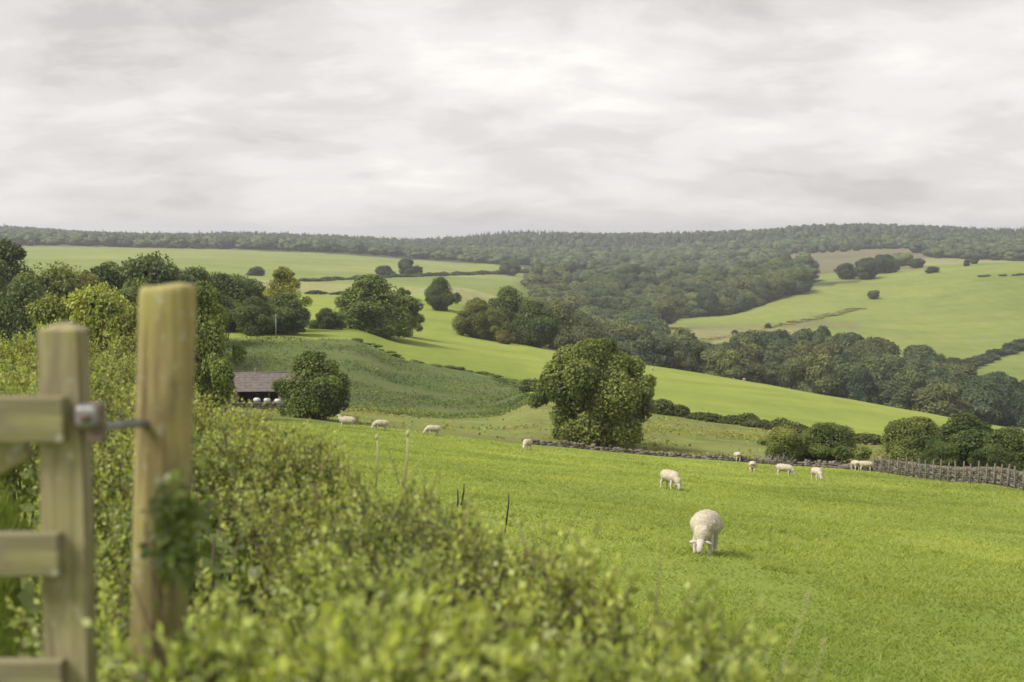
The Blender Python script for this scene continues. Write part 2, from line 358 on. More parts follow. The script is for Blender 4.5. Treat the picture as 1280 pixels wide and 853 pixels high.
def hit(x, y, dmin=6.0):
    """where the line of sight through a photo pixel meets the land"""
    ds = np.exp(np.linspace(math.log(dmin), math.log(6000), 4000)); s = slope_of(y); t = (x - 640) / (F * cp + (426.5 - y) * sp)
    below = ground(t * ds, ds) > s * ds
    i = int(np.argmax(below)) if below.any() else len(ds) - 1
    return Vector((t * ds[i], ds[i], float(ground(t * ds[i], ds[i]))))
def at(x, d, y=450):
    t = (x - 640) / (F * cp + (426.5 - y) * sp); return Vector((t * d, d, float(ground(t * d, d))))
def seen(x, y, d):
    """point on the line of sight through a photo pixel at distance d"""
    t = (x - 640) / (F * cp + (426.5 - y) * sp); return Vector((t * d, d, slope_of(y) * d))

def land_colors(X, d):
    k = lookup(TK, X, d); x = 640 + F * X / np.maximum(d, 3); x = np.where(d < 12, 640, x)
    wob = 0.10 * vnoise(X / (4 + d / 40), d / (6 + d / 40), 11)
    k = k + wob * np.where(k > 4.2, 1, 0)
    c = np.zeros((len(X), 3)); rough = np.zeros(len(X))
    pasture = np.array((0.200, 0.254, 0.046)); roughc = np.array((0.160, 0.195, 0.046)); bracken = np.array((0.092, 0.124, 0.038))
    field = np.array((0.200, 0.252, 0.045)); far1 = np.array((0.185, 0.225, 0.060)); far2 = np.array((0.240, 0.255, 0.095)); far3 = np.array((0.165, 0.212, 0.050))
    floor = np.array((0.055, 0.068, 0.028)); hill = np.array((0.172, 0.212, 0.050)); tan = np.array((0.205, 0.208, 0.080)); moor = np.array((0.150, 0.142, 0.078))
    def put(mask, col, r=0.0): c[mask] = col; rough[mask] = r
    put(k < 99, floor)
    put(k < 4, pasture, 0.0)
    put((k >= 4) & (k < 5), roughc, 0.5)
    lx = x < 664 + 8 * vnoise(d / 9, X / 9, 5)
    put((k >= 4.78) & (k < 6) & lx, bracken, 0.5)
    put((k >= 5) & (k < 7.6) & ~lx, field, 0.05)
    put((k >= 6) & (k < 9) & lx, field, 0.08)
    L = x < 672 - 0 * k
    put((k >= 9) & (k < 9.8) & L, far2, 0.1)
    put((k >= 9.8) & (k < 11) & L, far3, 0.05)
    put((k >= 11) & (k < 13.0) & L & (x < 655), far1, 0.05)
    put((k >= 12.9) & (k < 13.25) & (x < 300), moor, 0.3)
    Rm = x > 822
    put(Rm & (k >= 9.3) & (k < 12) & (d < 885 + (x - 822) * 0.55), hill, 0.05)
    put(Rm & (k >= 9.6) & (k < 10.55) & (x < 1010) & (x > 815), tan, 0.25)
    put((k >= 10.45) & (k < 10.62) & (x > 860) & (x < 1075), tan * 0.9, 0.3)
    put((k >= 11.9) & (k < 12.75) & (x > 1005), far3, 0.05)
    put((k >= 12.2) & (k < 14.1) & (x > 965) & (x < 1165), moor, 0.5)
    put((k >= 12.3) & (k < 13.2) & (x >= 1150), far2 * 0.95, 0.15)
    put((k >= 12.4) & (k < 12.62) & (x > 690) & (x < 770), far2, 0.1)
    return c, rough
def build_land():
    d = np.concatenate([np.linspace(-80, 2.5, 24), np.exp(np.linspace(math.log(3), math.log(12000), 540))])
    u = np.linspace(-1, 1, 480); s = np.sign(u) * np.abs(u) ** 1.35
    w = np.sqrt((1.15 * d) ** 2 + 70.0 ** 2)
    X = (s[None, :] * w[:, None]); Y = np.broadcast_to(d[:, None], X.shape); Xr = X.ravel(); Yr = Y.ravel()
    Z = ground(Xr, Yr); nr, nc = X.shape
    i = np.arange(nr - 1)[:, None] * nc + np.arange(nc - 1)[None, :]; i = i.ravel()
    c, r = land_colors(Xr, Yr)
    me = mesh_np('ground', np.stack([Xr, Yr, Z], 1), [np.stack([i, i + 1, i + nc + 1, i + nc], 1)], M['ground'], True, None, c)
    a = me.attributes.new('rough', 'FLOAT', 'POINT'); a.data.foreach_set('value', r.astype(np.float32))
    o = link('ground', me); tag(o, 'rolling green pasture falling into a wooded valley and hills', 'ground', kind='structure')
build_land()

# ------------------------------------------------------------------ trees
def cards(s, P, Nn, size, r, tint, aspect=1.3, jit=0.25):
    """one leafy spray (a bent quad) at each point P, facing Nn"""
    n = len(P); Nn = unit(Nn); a = unit(np.cross(Nn, unit(r.normal(size=(n, 3))))); b = np.cross(Nn, a)
    size = np.broadcast_to(size, (n,))[:, None]
    def j(): return 1 + r.normal(0, jit, (n, 1))
    v = np.stack([P - a * size * aspect * 0.5 * j(), P - b * size * 0.5 * j() + Nn * size * 0.18 * r.normal(size=(n, 1)),
                  P + a * size * aspect * 0.5 * j(), P + b * size * 0.5 * j() + Nn * size * 0.18 * r.normal(size=(n, 1))], 1)
    s.add(v.reshape(-1, 3), np.arange(4 * n).reshape(n, 4), None, np.repeat(tint, 4))
def blob(s, c, r3, r, nu=8, nv=5, tint=0.2, jit=0.12):
    th = np.linspace(0, 2 * np.pi, nu, endpoint=False); ph = np.linspace(0, np.pi, nv + 2)[1:-1]
    V = [(math.sin(p) * math.cos(t), math.sin(p) * math.sin(t), math.cos(p)) for p in ph for t in th] + [(0, 0, 1), (0, 0, -1)]
    V = np.array(V) * (1 + r.normal(0, jit, (len(V), 1))); V = V * np.asarray(r3) + np.asarray(c)
    Q = [(i * nu + j, (i + 1) * nu + j, (i + 1) * nu + (j + 1) % nu, i * nu + (j + 1) % nu) for i in range(nv - 1) for j in range(nu)]
    t0 = len(V) - 2; T = [(t0, j, (j + 1) % nu) for j in range(nu)] + [(t0 + 1, (nv - 1) * nu + (j + 1) % nu, (nv - 1) * nu + j) for j in range(nu)]
    s.add(V, Q, T, tint)
def make_crown(seed, W, H, zb, nl, n, size, low=0.0, lobe=(0.15, 0.27), core=0.72, irregular=0.25, flat=1.0, scat=0.6, ragged=0.42, tn_noise=0.20, lobes=None, sat=0):
    """crown of leafy lobes: width W, total height H, lowest foliage zb; built round the stem at x=y=0"""
    r = np.random.default_rng(seed); s = Soup(); zc = zb + (H - zb) * 0.42; up_, dn_ = H - zc, zc - zb
    L = []
    for i in range(nl if lobes is None else 0):
        v = unit(r.normal(size=3)); v[2] = v[2] * 0.95 + 0.05
        rr = 0.70 + 0.30 * r.random() ** 0.6
        lr = W * r.uniform(*lobe)
        sh = 1.0 - 0.22 * max(v[2], 0) ** 2 - low * max(-v[2], 0) ** 2
        lz = lr * 0.85 * flat
        w_ = max(W / 2 - lr * 0.8, 0.05) * rr * sh * (1 + irregular * r.normal() * 0.22)
        hv = max(up_ - lz, 0.05) if v[2] > 0 else max(dn_ - lz * 0.6, 0.05)
        hx = math.hypot(v[0], v[1]) ** 0.5 / max(math.hypot(v[0], v[1]), 1e-6) if v[2] < 0 else 1.0
        c = np.array([v[0] * w_ * hx, v[1] * w_ * hx, zc + v[2] * hv * (rr if v[2] > 0 else 1) * (1 + irregular * r.normal() * 0.05)])
        L.append((c, np.array([lr, lr, lr * r.uniform(0.72, 0.95) * flat])))
    if lobes is None: L.append((np.array([0, 0, zb + (H - zb) * 0.45]), np.array([W * 0.33, W * 0.33, (H - zb) * 0.40])))
    else: L = [(np.array(c, float), np.array([q, q, q * 0.9])) for c, q in lobes]
    for i in range(sat):            # small sprays breaking the outline of the big lobes
        c, q = L[r.integers(len(L))]; v = unit(r.normal(size=3) + np.array([0, 0, 0.25])); f_ = r.uniform(0.28, 0.5)
        L.append((c + v * q * r.uniform(0.85, 1.12), q * f_))
    C = np.array([c for c, _ in L]); RR = np.array([q for _, q in L])
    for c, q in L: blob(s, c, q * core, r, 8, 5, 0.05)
    pr = RR[:, 0] ** 2; pr /= pr.sum()
    m = int(n * 2.2); li = r.choice(len(L), m, p=pr); dv = unit(r.normal(size=(m, 3)) + np.array([0, 0, 0.18]))
    rad = 0.78 + ragged * r.random(m) ** 1.1
    P = C[li] + dv * RR[li] * rad[:, None]
    # keep the ones on the outside of the whole crown
    q = np.full(m, 9.0)
    for c, rr in zip(C, RR): q = np.minimum(q, np.linalg.norm((P - c) / rr, axis=1))
    keep = (q > 0.76) & (P[:, 2] > -0.02 * H); P = P[keep][:n]; dv = dv[keep][:n]; li = li[keep][:n]; rad_k = rad[keep][:n]
    lobe_t = r.random(len(L)) * 0.62 - 0.10
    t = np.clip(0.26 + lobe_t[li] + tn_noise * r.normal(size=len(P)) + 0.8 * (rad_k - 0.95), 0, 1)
    cards(s, P, dv * 0.9 + r.normal(size=dv.shape) * scat + np.array([0, 0, 0.25]), size * r.uniform(0.6, 1.35, len(P)), r, t)
    # bring the finished crown to its nominal size
    A = np.concatenate(s.v); qx = np.quantile(A[:, 0], (0.004, 0.996)); qy = np.quantile(A[:, 1], (0.004, 0.996)); top = np.quantile(A[:, 2], 0.998)
    if lobes is not None: return s, C
    k_ = np.array([W / ((qx[1] - qx[0] + qy[1] - qy[0]) / 2)] * 2 + [H / top]); off = np.array([qx.sum() / 2, qy.sum() / 2, 0])
    s.v = [((v - off) * k_).astype(np.float32) for v in s.v]; C = (C - off) * k_
    return s, C
def make_trunk(seed, H, C, rad, lean=0.0):
    r = np.random.default_rng(seed + 99); s = Soup(); top = H * 0.62
    zs = np.linspace(-0.3, top, 7); w = np.cumsum(r.normal(0, rad * 0.25, (7, 2)), 0)
    pts = np.stack([w[:, 0] + lean * zs, w[:, 1], zs], 1); pts[0, :2] = 0
    tube(s, pts, rad * np.array([1.5, 1.05, 0.9, 0.75, 0.6, 0.42, 0.2]), 8)
    for c in C[r.permutation(len(C) - 1)[:7]]:
        k = r.integers(1, 5); p0 = pts[k]; p1 = np.asarray(c); mid = (p0 + p1) / 2 + r.normal(0, 0.1, 3) * rad * 3
        tube(s, [p0, mid, p1], [rad * 0.55, rad * 0.32, rad * 0.1], 5)
    return s
def tree_meshes(seed, W, H, zb, nl, n, size, mat='tree_leaf', trunk=None, **kw):
    cs, C = make_crown(seed, W, H, zb, nl, n, size, **kw)
    t = make_trunk(seed, H, C, trunk or H * 0.026)
    return cs.mesh('crown', M[mat]), t.mesh('trunk', M['bark'], True)
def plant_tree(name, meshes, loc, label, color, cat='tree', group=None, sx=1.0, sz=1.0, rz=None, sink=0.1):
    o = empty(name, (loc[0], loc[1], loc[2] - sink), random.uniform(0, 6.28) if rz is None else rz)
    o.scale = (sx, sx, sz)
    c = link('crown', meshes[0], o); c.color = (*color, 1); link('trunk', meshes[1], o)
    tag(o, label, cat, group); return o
GREEN = (1.0, 1.0, 1.0); DARK = (0.70, 0.76, 0.78); LIGHT = (1.35, 1.30, 1.1); OLIVE = (1.20, 1.02, 0.85); GOLD = (1.7, 1.5, 0.80); BLUE = (0.75, 0.9, 1.0); RED = (1.15, 0.88, 0.85)
# the big oak behind the wall
def oak_lobes():
    r_ = np.random.default_rng(31); m_ = 123 / F; out = []
    for px, py, q in [(735, 452, 24), (752, 446, 18), (712, 458, 20), (698, 474, 18), (690, 494, 18), (673, 511, 10), (681, 504, 11), (740, 482, 32), (768, 462, 18), (786, 466, 15), (803, 482, 10), (795, 494, 15), (792, 516, 18), (762, 498, 30),
                      (776, 540, 19), (788, 552, 9), (706, 528, 17), (716, 545, 17), (740, 540, 26), (720, 505, 26), (756, 552, 16), (764, 476, 22), (722, 470, 20), (700, 550, 9)]:
        for rep_ in range(2 if q > 14 else 1): out.append((((px - 741) * 1.07 * m_ * (1 - 0.2 * rep_), r_.normal(0, 1.5) + (1.2 if rep_ else -0.6), (563 - py) * m_), q * m_ * 0.90 * (1 - 0.12 * rep_)))
    return out
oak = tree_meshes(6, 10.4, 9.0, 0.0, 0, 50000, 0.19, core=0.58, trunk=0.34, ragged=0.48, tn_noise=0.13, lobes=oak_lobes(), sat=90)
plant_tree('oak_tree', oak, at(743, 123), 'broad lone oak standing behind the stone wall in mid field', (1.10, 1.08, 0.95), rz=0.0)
# mid-distance prototypes (unit-ish: 10 m wide, 10 m tall)
MID = [tree_meshes(20 + i, 10, 10, 0.0, 40, 25000, 0.24, lobe=(0.09, 0.19), irregular=1.8, low=0.2, core=0.60, ragged=0.5, sat=80, tn_noise=0.13) for i in range(5)]
TALL = [tree_meshes(40 + i, 10, 13, 0.0, 42, 25000, 0.25, lobe=(0.09, 0.19), irregular=1.6, low=0.2, core=0.60, ragged=0.5, sat=80, tn_noise=0.13) for i in range(3)]
def mid(x, d, top, wpx, label, color, kind=None, proto=None, ybase=None, name='tree', cat='tree', group=None, sink=0.2):
    """tree at bearing x and distance d whose top shows at row top and whose crown is wpx photo pixels wide"""
    p = at(x, d, top + 20)
    if ybase is not None: p = hit(x, ybase); d = p.y
    H = slope_of(top) * d - p.z; W = wpx * d / F
    if kind is None: kind = 'tall' if H / W > 1.18 else 'mid'
    ms = (TALL if kind == 'tall' else MID); m = ms[(proto if proto is not None else random.randrange(99)) % len(ms)]
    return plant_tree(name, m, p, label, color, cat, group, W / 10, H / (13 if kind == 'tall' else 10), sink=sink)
mid(392, 116, 437, 84, 'small dense tree standing beside the stone barn', (0.86, 0.90, 0.82), proto=4)
mid(247, 104, 352, 108, 'leafy green tree behind the round gatepost top', (1.12, 1.12, 0.95), proto=0)
mid(274, 110, 434, 46, 'low bushy tree left of the barn roof end', (0.9, 0.92, 0.85), proto=2)
mid(116, 118, 357, 138, 'round bright green tree behind the gate stile top', (1.8, 1.65, 1.15), kind='mid', proto=3)
mid(170, 135, 352, 90, 'green tree showing between the round tree and gatepost', (1.0, 1.0, 0.9), proto=1)
mid(14, 200, 301, 110, 'tallest dark tree at the left edge of the picture', DARK, proto=0)
mid(-30, 190, 315, 110, 'dark tree cut by the left edge of the picture', DARK, proto=1)
mid(30, 150, 348, 130, 'wide shady tree low at the left edge above the hedge', (0.78, 0.84, 0.78), proto=2)
mid(84, 175, 334, 120, 'olive green tree beside the tallest dark tree', OLIVE, proto=4)
mid(58, 165, 332, 116, 'dull green tree just right of the tallest dark tree', (0.95, 0.92, 0.85), proto=1)
mid(182, 188, 319, 136, 'broad dark tree rising behind the gatepost top', (0.62, 0.68, 0.72), proto=3)
mid(126, 195, 328, 110, 'dark olive tree left of the broad dark one', (0.9, 0.85, 0.8), proto=0)
mid(236, 205, 334, 84, 'dark tree just right of the gatepost top', (0.68, 0.74, 0.72), proto=2)
mid(284, 232, 341, 108, 'large dark tree in the copse above the barn', (0.72, 0.78, 0.72), proto=1)
mid(348, 240, 334, 76, 'yellowing tree turning gold at the copse top', GOLD, proto=0, kind='tall')
mid(352, 226, 366, 72, 'dark green tree below the yellowing tree', (0.78, 0.84, 0.85), proto=4)
mid(318, 222, 370, 66, 'shady tree in front of the copse near the pole', (0.66, 0.72, 0.7), proto=2)
mid(408, 250, 384, 44, 'small bushy tree between the copse and the big field oak', (0.78, 0.84, 0.8), proto=2)
mid(475, 262, 343, 106, 'big round field oak on the hillside above the bracken', (0.92, 0.98, 0.88), proto=4)
mid(506, 285, 360, 50, 'tree tucked behind the right side of the big field oak', (0.85, 0.9, 0.85), proto=3)
mid(554, 400, 346, 42, 'small dark tree alone on the upper field', (0.66, 0.72, 0.75), proto=1)
mid(590, 332, 372, 58, 'olive tree at the left of the hilltop clump', (0.98, 0.92, 0.85), proto=0)
mid(636, 345, 358, 72, 'tallest green tree in the hilltop clump', (0.92, 0.98, 0.9), proto=2)
mid(668, 336, 376, 62, 'dark tree at the right of the hilltop clump', (0.62, 0.70, 0.7), proto=4)
mid(612, 330, 385, 46, 'lighter tree low in front of the hilltop clump', (1.05, 0.98, 0.85), proto=3)
mid(632, 322, 412, 26, 'brownish bush at the foot of the hilltop clump', RED, proto=1, name='bush', cat='bush')
mid(984, 119, 533, 62, 'light green bushy tree beyond the wall among the sheep', (1.4, 1.35, 1.1), proto=3)
mid(1036, 120, 527, 88, 'darker bushy tree beside the light green one', (0.86, 0.9, 0.82), proto=1)
mid(1122, 114, 522, 88, 'grey green tree behind the start of the fence', (0.9, 0.9, 0.85), proto=0)
mid(1158, 121, 519, 86, 'mid green tree between the fence trees', (1.0, 0.95, 0.85), proto=4)
mid(1207, 112, 515, 112, 'darkest tall tree behind the wooden fence', (0.60, 0.66, 0.64), proto=2)
mid(1268, 104, 533, 106, 'dark tree at the right edge behind the fence', (0.66, 0.70, 0.66), proto=0)
mid(1168, 107, 548, 60, 'low bush directly behind the fence posts', (0.72, 0.78, 0.7), proto=1, name='bush', cat='bush')
mid(1240, 101, 556, 56, 'low bush beneath the dark fence trees', (0.62, 0.68, 0.62), proto=3, name='bush', cat='bush')

# ------------------------------------------------------------------ hedgerow across the middle and other field hedges
BUSH = [tree_meshes(60 + i, 4, 2.2, 0.0, 16, 1500, 0.26, lobe=(0.16, 0.30), irregular=0.6) for i in range(4)]
SMALL = [tree_meshes(70 + i, 10, 8, 0.2, 14, 900, 1.1, 'far_leaf', lobe=(0.2, 0.32)) for i in range(3)]
def hedge_row(name, label, pts, step, hpx, protos, color, wid=1.0, jit=0.4, group=None):
    """a hedge: separate shrubs in a line, one thing"""
    o = None; i = 0
    for (x0, y0), (x1, y1) in zip(pts[:-1], pts[1:]):
        a = hit(x0, y0); b = hit(x1, y1)
        n = max(1, int((b - a).length / step))
        for k in range(n):
            p = a.lerp(b, (k + random.random() * 0.6) / n); p.z = float(ground(p.x, p.y))
            if o is None: o = empty(name, p); base = p.copy()
            ms = protos[random.randrange(len(protos))]; hw = (4, 2.2) if protos is BUSH else (10, 8)
            c = link('shrub', ms[0], o); c.location = p - base + Vector((random.uniform(-jit, jit), random.uniform(-jit, jit), -0.15))
            h = hpx * p.y / F * random.uniform(0.6, 1.3)
            w = step * 1.5 * wid * random.uniform(0.8, 1.3); c.scale = (w / hw[0], w / hw[0], h / hw[1]); c.rotation_euler = (0, 0, random.uniform(0, 6.28))
            f = random.uniform(0.8, 1.2); c.color = (color[0] * f, color[1] * f, color[2] * f, 1)
    tag(o, label, 'hedge', group); return o
hedge_row('hedge', 'dark scrubby hedge crossing the hillside behind the oak', [(664, 489), (740, 502), (812, 515), (900, 528), (1000, 543), (1092, 556)], 1.7, 15, BUSH, (0.72, 0.70, 0.66), 1.35, 0.6)
hedge_row('hedge', 'thin dark scrub line along the top of the bracken bank', [(436, 425), (500, 447), (556, 459), (604, 468), (664, 484)], 0.9, 2.6, BUSH, (0.95, 1.0, 0.85), 1.3, 1.6)
hedge_row('hedge', 'far hedgerow between the two left fields', [(384, 352), (440, 349), (520, 346), (600, 343), (658, 341)], 5, 4, SMALL, (0.75, 0.80, 0.78), 0.9, 2.5)
hedge_row('hedge', 'far hedge with bushes near the yellowing tree', [(386, 368), (430, 369), (470, 371)], 5, 5, SMALL, (0.72, 0.78, 0.76), 0.9, 2.5)
hedge_row('hedge', 'hedgerow climbing the hill at the right edge', [(1204, 460), (1240, 446), (1290, 431)], 6, 9, SMALL, (0.55, 0.6, 0.6))
hedge_row('hedge', 'straw coloured bank dividing the hill field from the tan slope', [(862, 428), (915, 420), (960, 411), (1020, 398), (1072, 385)], 7, 1.5, SMALL, (3.0, 2.4, 1.9))
hedge_row('hedge', 'thin hedge across the upper right hill field', [(1222, 346), (1290, 344)], 6, 2.6, SMALL, (0.9, 0.92, 0.85), 0.7, 2.0)
FB = [tree_meshes(80 + i, 10, 10, 0.0, 22, 7500, 0.36, 'far_leaf', lobe=(0.15, 0.28), irregular=0.8, scat=0.35, ragged=0.28, core=0.84, tn_noise=0.07) for i in range(6)]
def far_tree(x, y, hpx, wpx, label, color, name='tree', cat='tree', group=None, d=None):
    p = hit(x, y) if d is None else at(x, d, y); H = hpx * p.y / F; W = wpx * p.y / F
    return plant_tree(name, FB[random.randrange(6)], p, label, color, cat, group, W / 10, H / 10)
for a in [(482, 345, 13, 24, 'squat bush left of the lone far field tree', DARK), (508, 344, 21, 22, 'lone round tree in the far left field', (0.7, 0.76, 0.8)),
          (520, 344, 12, 16, 'small round tree right of the lone far field tree', DARK), (320, 345, 12, 22, 'dark bush peeping over the copse on the far field', DARK),
          (1058, 349, 20, 28, 'rounded dark bush at the lower left of the hill copse', (0.6, 0.68, 0.72)), (1083, 349, 27, 30, 'tall rounded tree in the middle of the hill copse', (0.66, 0.74, 0.72)),
          (1106, 342, 24, 32, 'broad tree at the right of the hill copse', (0.62, 0.70, 0.72)), (1146, 335, 12, 22, 'low dark bush below the moor edge', DARK), (1165, 341, 8, 18, 'small square bush on the hill field edge', (0.55, 0.62, 0.62)),
          (1092, 374, 11, 16, 'small pale bush standing alone in the hill field', (1.0, 1.02, 0.9)), (988, 346, 22, 17, 'dark round tree at the end of the valley wood', (0.6, 0.66, 0.7)),
          (1218, 330, 11, 12, 'dark tree on the skyline field edge', DARK), (1208, 333, 9, 9, 'thin tree on the far right field edge', DARK),
          (918, 418, 6, 8, 'tiny bush on the pale lower hill slope', GREEN), (960, 411, 7, 8, 'second tiny bush up the pale hill slope', GREEN)]:
    far_tree(*a)

# ------------------------------------------------------------------ valley woods
def inside(poly, x, y):
    c = False; j = len(poly) - 1
    for i in range(len(poly)):
        xi, yi = poly[i]; xj, yj = poly[j]
        if (yi > y) != (yj > y) and x < (xj - xi) * (y - yi) / (yj - yi) + xi: c = not c
        j = i
    return c
def scatter(x0, x1, d0, d1, spacing, test, tries, r, jit=0.45):
    pts = []
    d = d0
    while d < d1:
        w0, w1 = (x0 - 640) / F * d, (x1 - 640) / F * d; X = w0
        while X < w1:
            p = (X + r.uniform(-jit, jit) * spacing, d + r.uniform(-jit, jit) * spacing)
            z = float(ground(*p)); px, py = px_of(p[0], p[1], z)
            if test(px, py, p[1]): pts.append((p[0], p[1], z, px, py))
            X += spacing
        d += spacing
    return pts
r = np.random.default_rng(5)
# wood in the valley bottom, just behind the bright crest
W1 = scatter(690, 1300, 395, 640, 9.4, lambda x, y, d: d < float(np.interp(x, [690, 820, 835, 930, 960, 1060, 1195, 1200, 1300], [565, 560, 490, 495, 545, 545, 525, 470, 450])), 0, r)
# wood climbing the far side of the valley
def w2(x, y, d):
    if x < 560 + 0: return False
    if x < 700 and d < 560 - (700 - x) * 0.0: return False
    if x < 672 and d < 1190: return False
    if 688 < x < 778 and d > 1085: return False
    if x > 822 and d < 860 + (x - 822) * 0.55: return False
    return d < 1210 and x < 1005
W2 = scatter(560, 1010, 570, 1200, 15.0, w2, 0, r)
allw = sorted(W1 + W2, key=lambda p: p[1])
# how much of each shows: nearer crowns hide the ones behind
top_seen = {}
chosen = []; rest = []
for p in allw:
    big_ = 1.0 if p[1] < 575 else 1.5; H = float(np.clip(r.normal(11, 2.2), 6.5, 16)) * (0.6 + 0.4 * big_); W = float(np.clip(r.normal(13, 2.6), 8.5, 19)) * big_
    ytop = px_of(p[0], p[1], p[2] + H)[1]; hw = W / 2 / p[1] * F * 0.7; cols = range(int((p[3] - hw) // 4), int((p[3] + hw) // 4) + 1)
    crest = float(np.interp(p[3], [690, 740, 800, 900, 1000, 1100, 1200, 1280], [437, 446, 456, 471, 488, 507, 524, 537]))
    show = sum(max(0, min(crest, top_seen.get(c, 999)) - ytop) for c in cols)
    for c in cols: top_seen[c] = min(top_seen.get(c, 999), ytop + 0.35 * H / p[1] * F)
    (chosen if show > 0 else rest).append((*p, H, W, show))
chosen.sort(key=lambda p: -p[7])
TONES = [('dull green', (0.95, 1.0, 0.95), 0.42), ('olive', (1.15, 1.03, 0.85), 0.64), ('dark blue-green', (0.62, 0.72, 0.78), 0.86), ('pale green', (1.42, 1.32, 1.08), 1.01)]
def wood_place(px, d):
    if d < 600:
        where = 'above the oak' if px < 800 else 'below the tan hill slope' if px < 960 else 'under the big hill field' if px < 1120 else 'by the lower right hedge'
        row = 'front' if d < 455 else 'middle' if d < 510 else 'back'
        return 'tree in the %s rows of the valley wood %s' % (row, where), 'trees of the valley wood'
    where = 'left end' if px < 740 else 'middle' if px < 860 else 'right end'
    row = 'lower' if d < 760 else 'middle' if d < 950 else 'upper'
    return 'tree on the %s slope of the far wood, %s' % (row, where), 'trees of the far valley wood'
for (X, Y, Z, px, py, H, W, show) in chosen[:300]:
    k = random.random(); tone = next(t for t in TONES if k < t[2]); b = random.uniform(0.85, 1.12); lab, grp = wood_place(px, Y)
    plant_tree('woodland_tree', FB[random.randrange(6)], (X, Y, Z), tone[0] + ' ' + lab, tuple(b * (1.0 if Y < 600 else 1.18) * q for q in tone[1]), 'tree', grp, W / 10, H / 10)  # leaf colour lightened on the far slope to stand in for haze
# the trees beyond that read as one mass
def mass(name, label, pts, mk, mat):
    s_v, s_q, s_t, s_tn = [], [], [], []; n = 0
    for p in pts:
        v, q, t, tn = mk(p)
        s_v.append(v); s_tn.append(tn)
        if q is not None: s_q.append(q + n)
        if t is not None: s_t.append(t + n)
        n += len(v)
    fs = []
    if s_q: fs.append(np.concatenate(s_q))
    if s_t: fs.append(np.concatenate(s_t))
    o = link(name, mesh_np(name, np.concatenate(s_v), fs, mat, False, np.concatenate(s_tn)))
    tag(o, label, 'forest', kind='stuff'); return o
def proto_arrays(s):
    v, q, t, tn = s.arrays(); return v.astype(np.float32), np.concatenate(q) if q else None, np.concatenate(t) if t else None, tn
LOW = []; LOWB = []
for i in range(7):
    r_ = np.random.default_rng(400 + i); b_ = Soup(); n_ = 4
    for j in range(n_):
        a_ = j * 6.283 / n_ + r_.uniform(-.5, .5); q_ = r_.uniform(2.3, 3.3); c_ = np.array([math.cos(a_) * r_.uniform(1.2, 2.2), math.sin(a_) * r_.uniform(1.2, 2.2), r_.uniform(3.2, 6.6)]); tt = r_.uniform(0.15, 0.55)
        blob(b_, c_, (q_, q_, min(q_ * 0.9, 10 - c_[2])), r_, 7, 4, tt, 0.10)
        dv_ = unit(r_.normal(size=(11, 3)) + np.array([0, 0, 0.5])); cards(b_, c_ + dv_ * q_ * r_.uniform(0.92, 1.1, (11, 1)), dv_ + r_.normal(size=(11, 3)) * 0.2, r_.uniform(0.8, 1.5, 11), r_, np.clip(tt + r_.normal(0, 0.06, 11), 0, 1))
    blob(b_, (0, 0, 2.6), (3.4, 3.4, 2.6), r_, 7, 3, 0.2); LOWB.append(proto_arrays(b_))
LOWC = []
for i in range(6):
    r_ = np.random.default_rng(450 + i); b_ = Soup()
    for j in range(2): blob(b_, (r_.uniform(-1.6, 1.6), r_.uniform(-1.6, 1.6), 4.0 + 2.2 * j), (4.2 - 0.7 * j, 4.2 - 0.7 * j, 3.9 - 0.3 * j), r_, 7, 3, r_.uniform(0.15, 0.4), 0.12)
    LOWC.append(proto_arrays(b_))
def conifer(seed):
    r = np.random.default_rng(seed); s = Soup(); n = 7; z = 0.08
    for k in range(6):
        z0 = 0.06 + k * 0.15; z1 = z0 + 0.27; rr = 0.19 * (1 - k / 6.6) * r.uniform(0.85, 1.15); th = np.linspace(0, 6.283, n, endpoint=False) + r.random()
        ring = np.stack([np.cos(th) * rr * r.uniform(0.7, 1.2, n), np.sin(th) * rr * r.uniform(0.7, 1.2, n), np.full(n, z0) + r.uniform(-0.03, 0.03, n)], 1)
        s.add(np.concatenate([ring, [[0, 0, min(z1, 1.0)]]]), None, [(j, (j + 1) % n, n) for j in range(n)], 0.04 + 0.1 * r.random())
    return proto_arrays(s)
CON = [conifer(300 + i) for i in range(4)]
def place(pr, p, sx, sz, dt):
    v, q, t, tn = pr; a = random.uniform(0, 6.28); ca, sa = math.cos(a), math.sin(a)
    w = np.stack([(v[:, 0] * ca - v[:, 1] * sa) * sx + p[0], (v[:, 0] * sa + v[:, 1] * ca) * sx + p[1], v[:, 2] * sz + p[2] - 0.3], 1)
    return w, q, t, np.clip(tn + dt, 0, 1)
def mk_broad(p, protos=None):
    H, W = (p[5], p[6]) if len(p) > 5 else (random.uniform(9, 16), random.uniform(16, 25))
    return place(random.choice(protos or LOWB), p, W / 10, H / 10, random.choice((-0.3, -0.15, 0.0, 0.1, 0.35)) + random.uniform(-0.1, 0.1))
def mk_con(p):
    H = random.uniform(9, 14) * (1 + 0.28 * float(vnoise(p[0] / 130, p[1] / 130, 61))); return place(random.choice(CON), p, H * 0.9, H, random.uniform(-0.15, 0.2))
mass('woodland', 'crowded tree crowns deep in the far valley wood', [q for q in chosen[300:]] + rest, mk_broad, M['far_leaf'])
def f_broad(x, y, d):
    k = float(lookup(TK, (x - 640) / F * d, d))
    if x < 672 and k < 13.15: return False
    if 965 < x < 1165 and 12.1 < k < 13.9: return random.random() < 0.02
    if x > 985 and k < 13.15: return False
    if 690 < x < 772 and 12.35 < k < 12.66: return False
    return k < 14.3
FBR = scatter(-60, 1340, 1205, 2050, 19.5, f_broad, 0, r)
def f_con(x, y, d):
    k = float(lookup(TK, (x - 640) / F * d, d))
    if x < 672: return 13.3 < k < 15.5
    return (13.5 if x > 1150 else 14.0 + 0.25 * math.sin(x / 60)) < k < 15.5
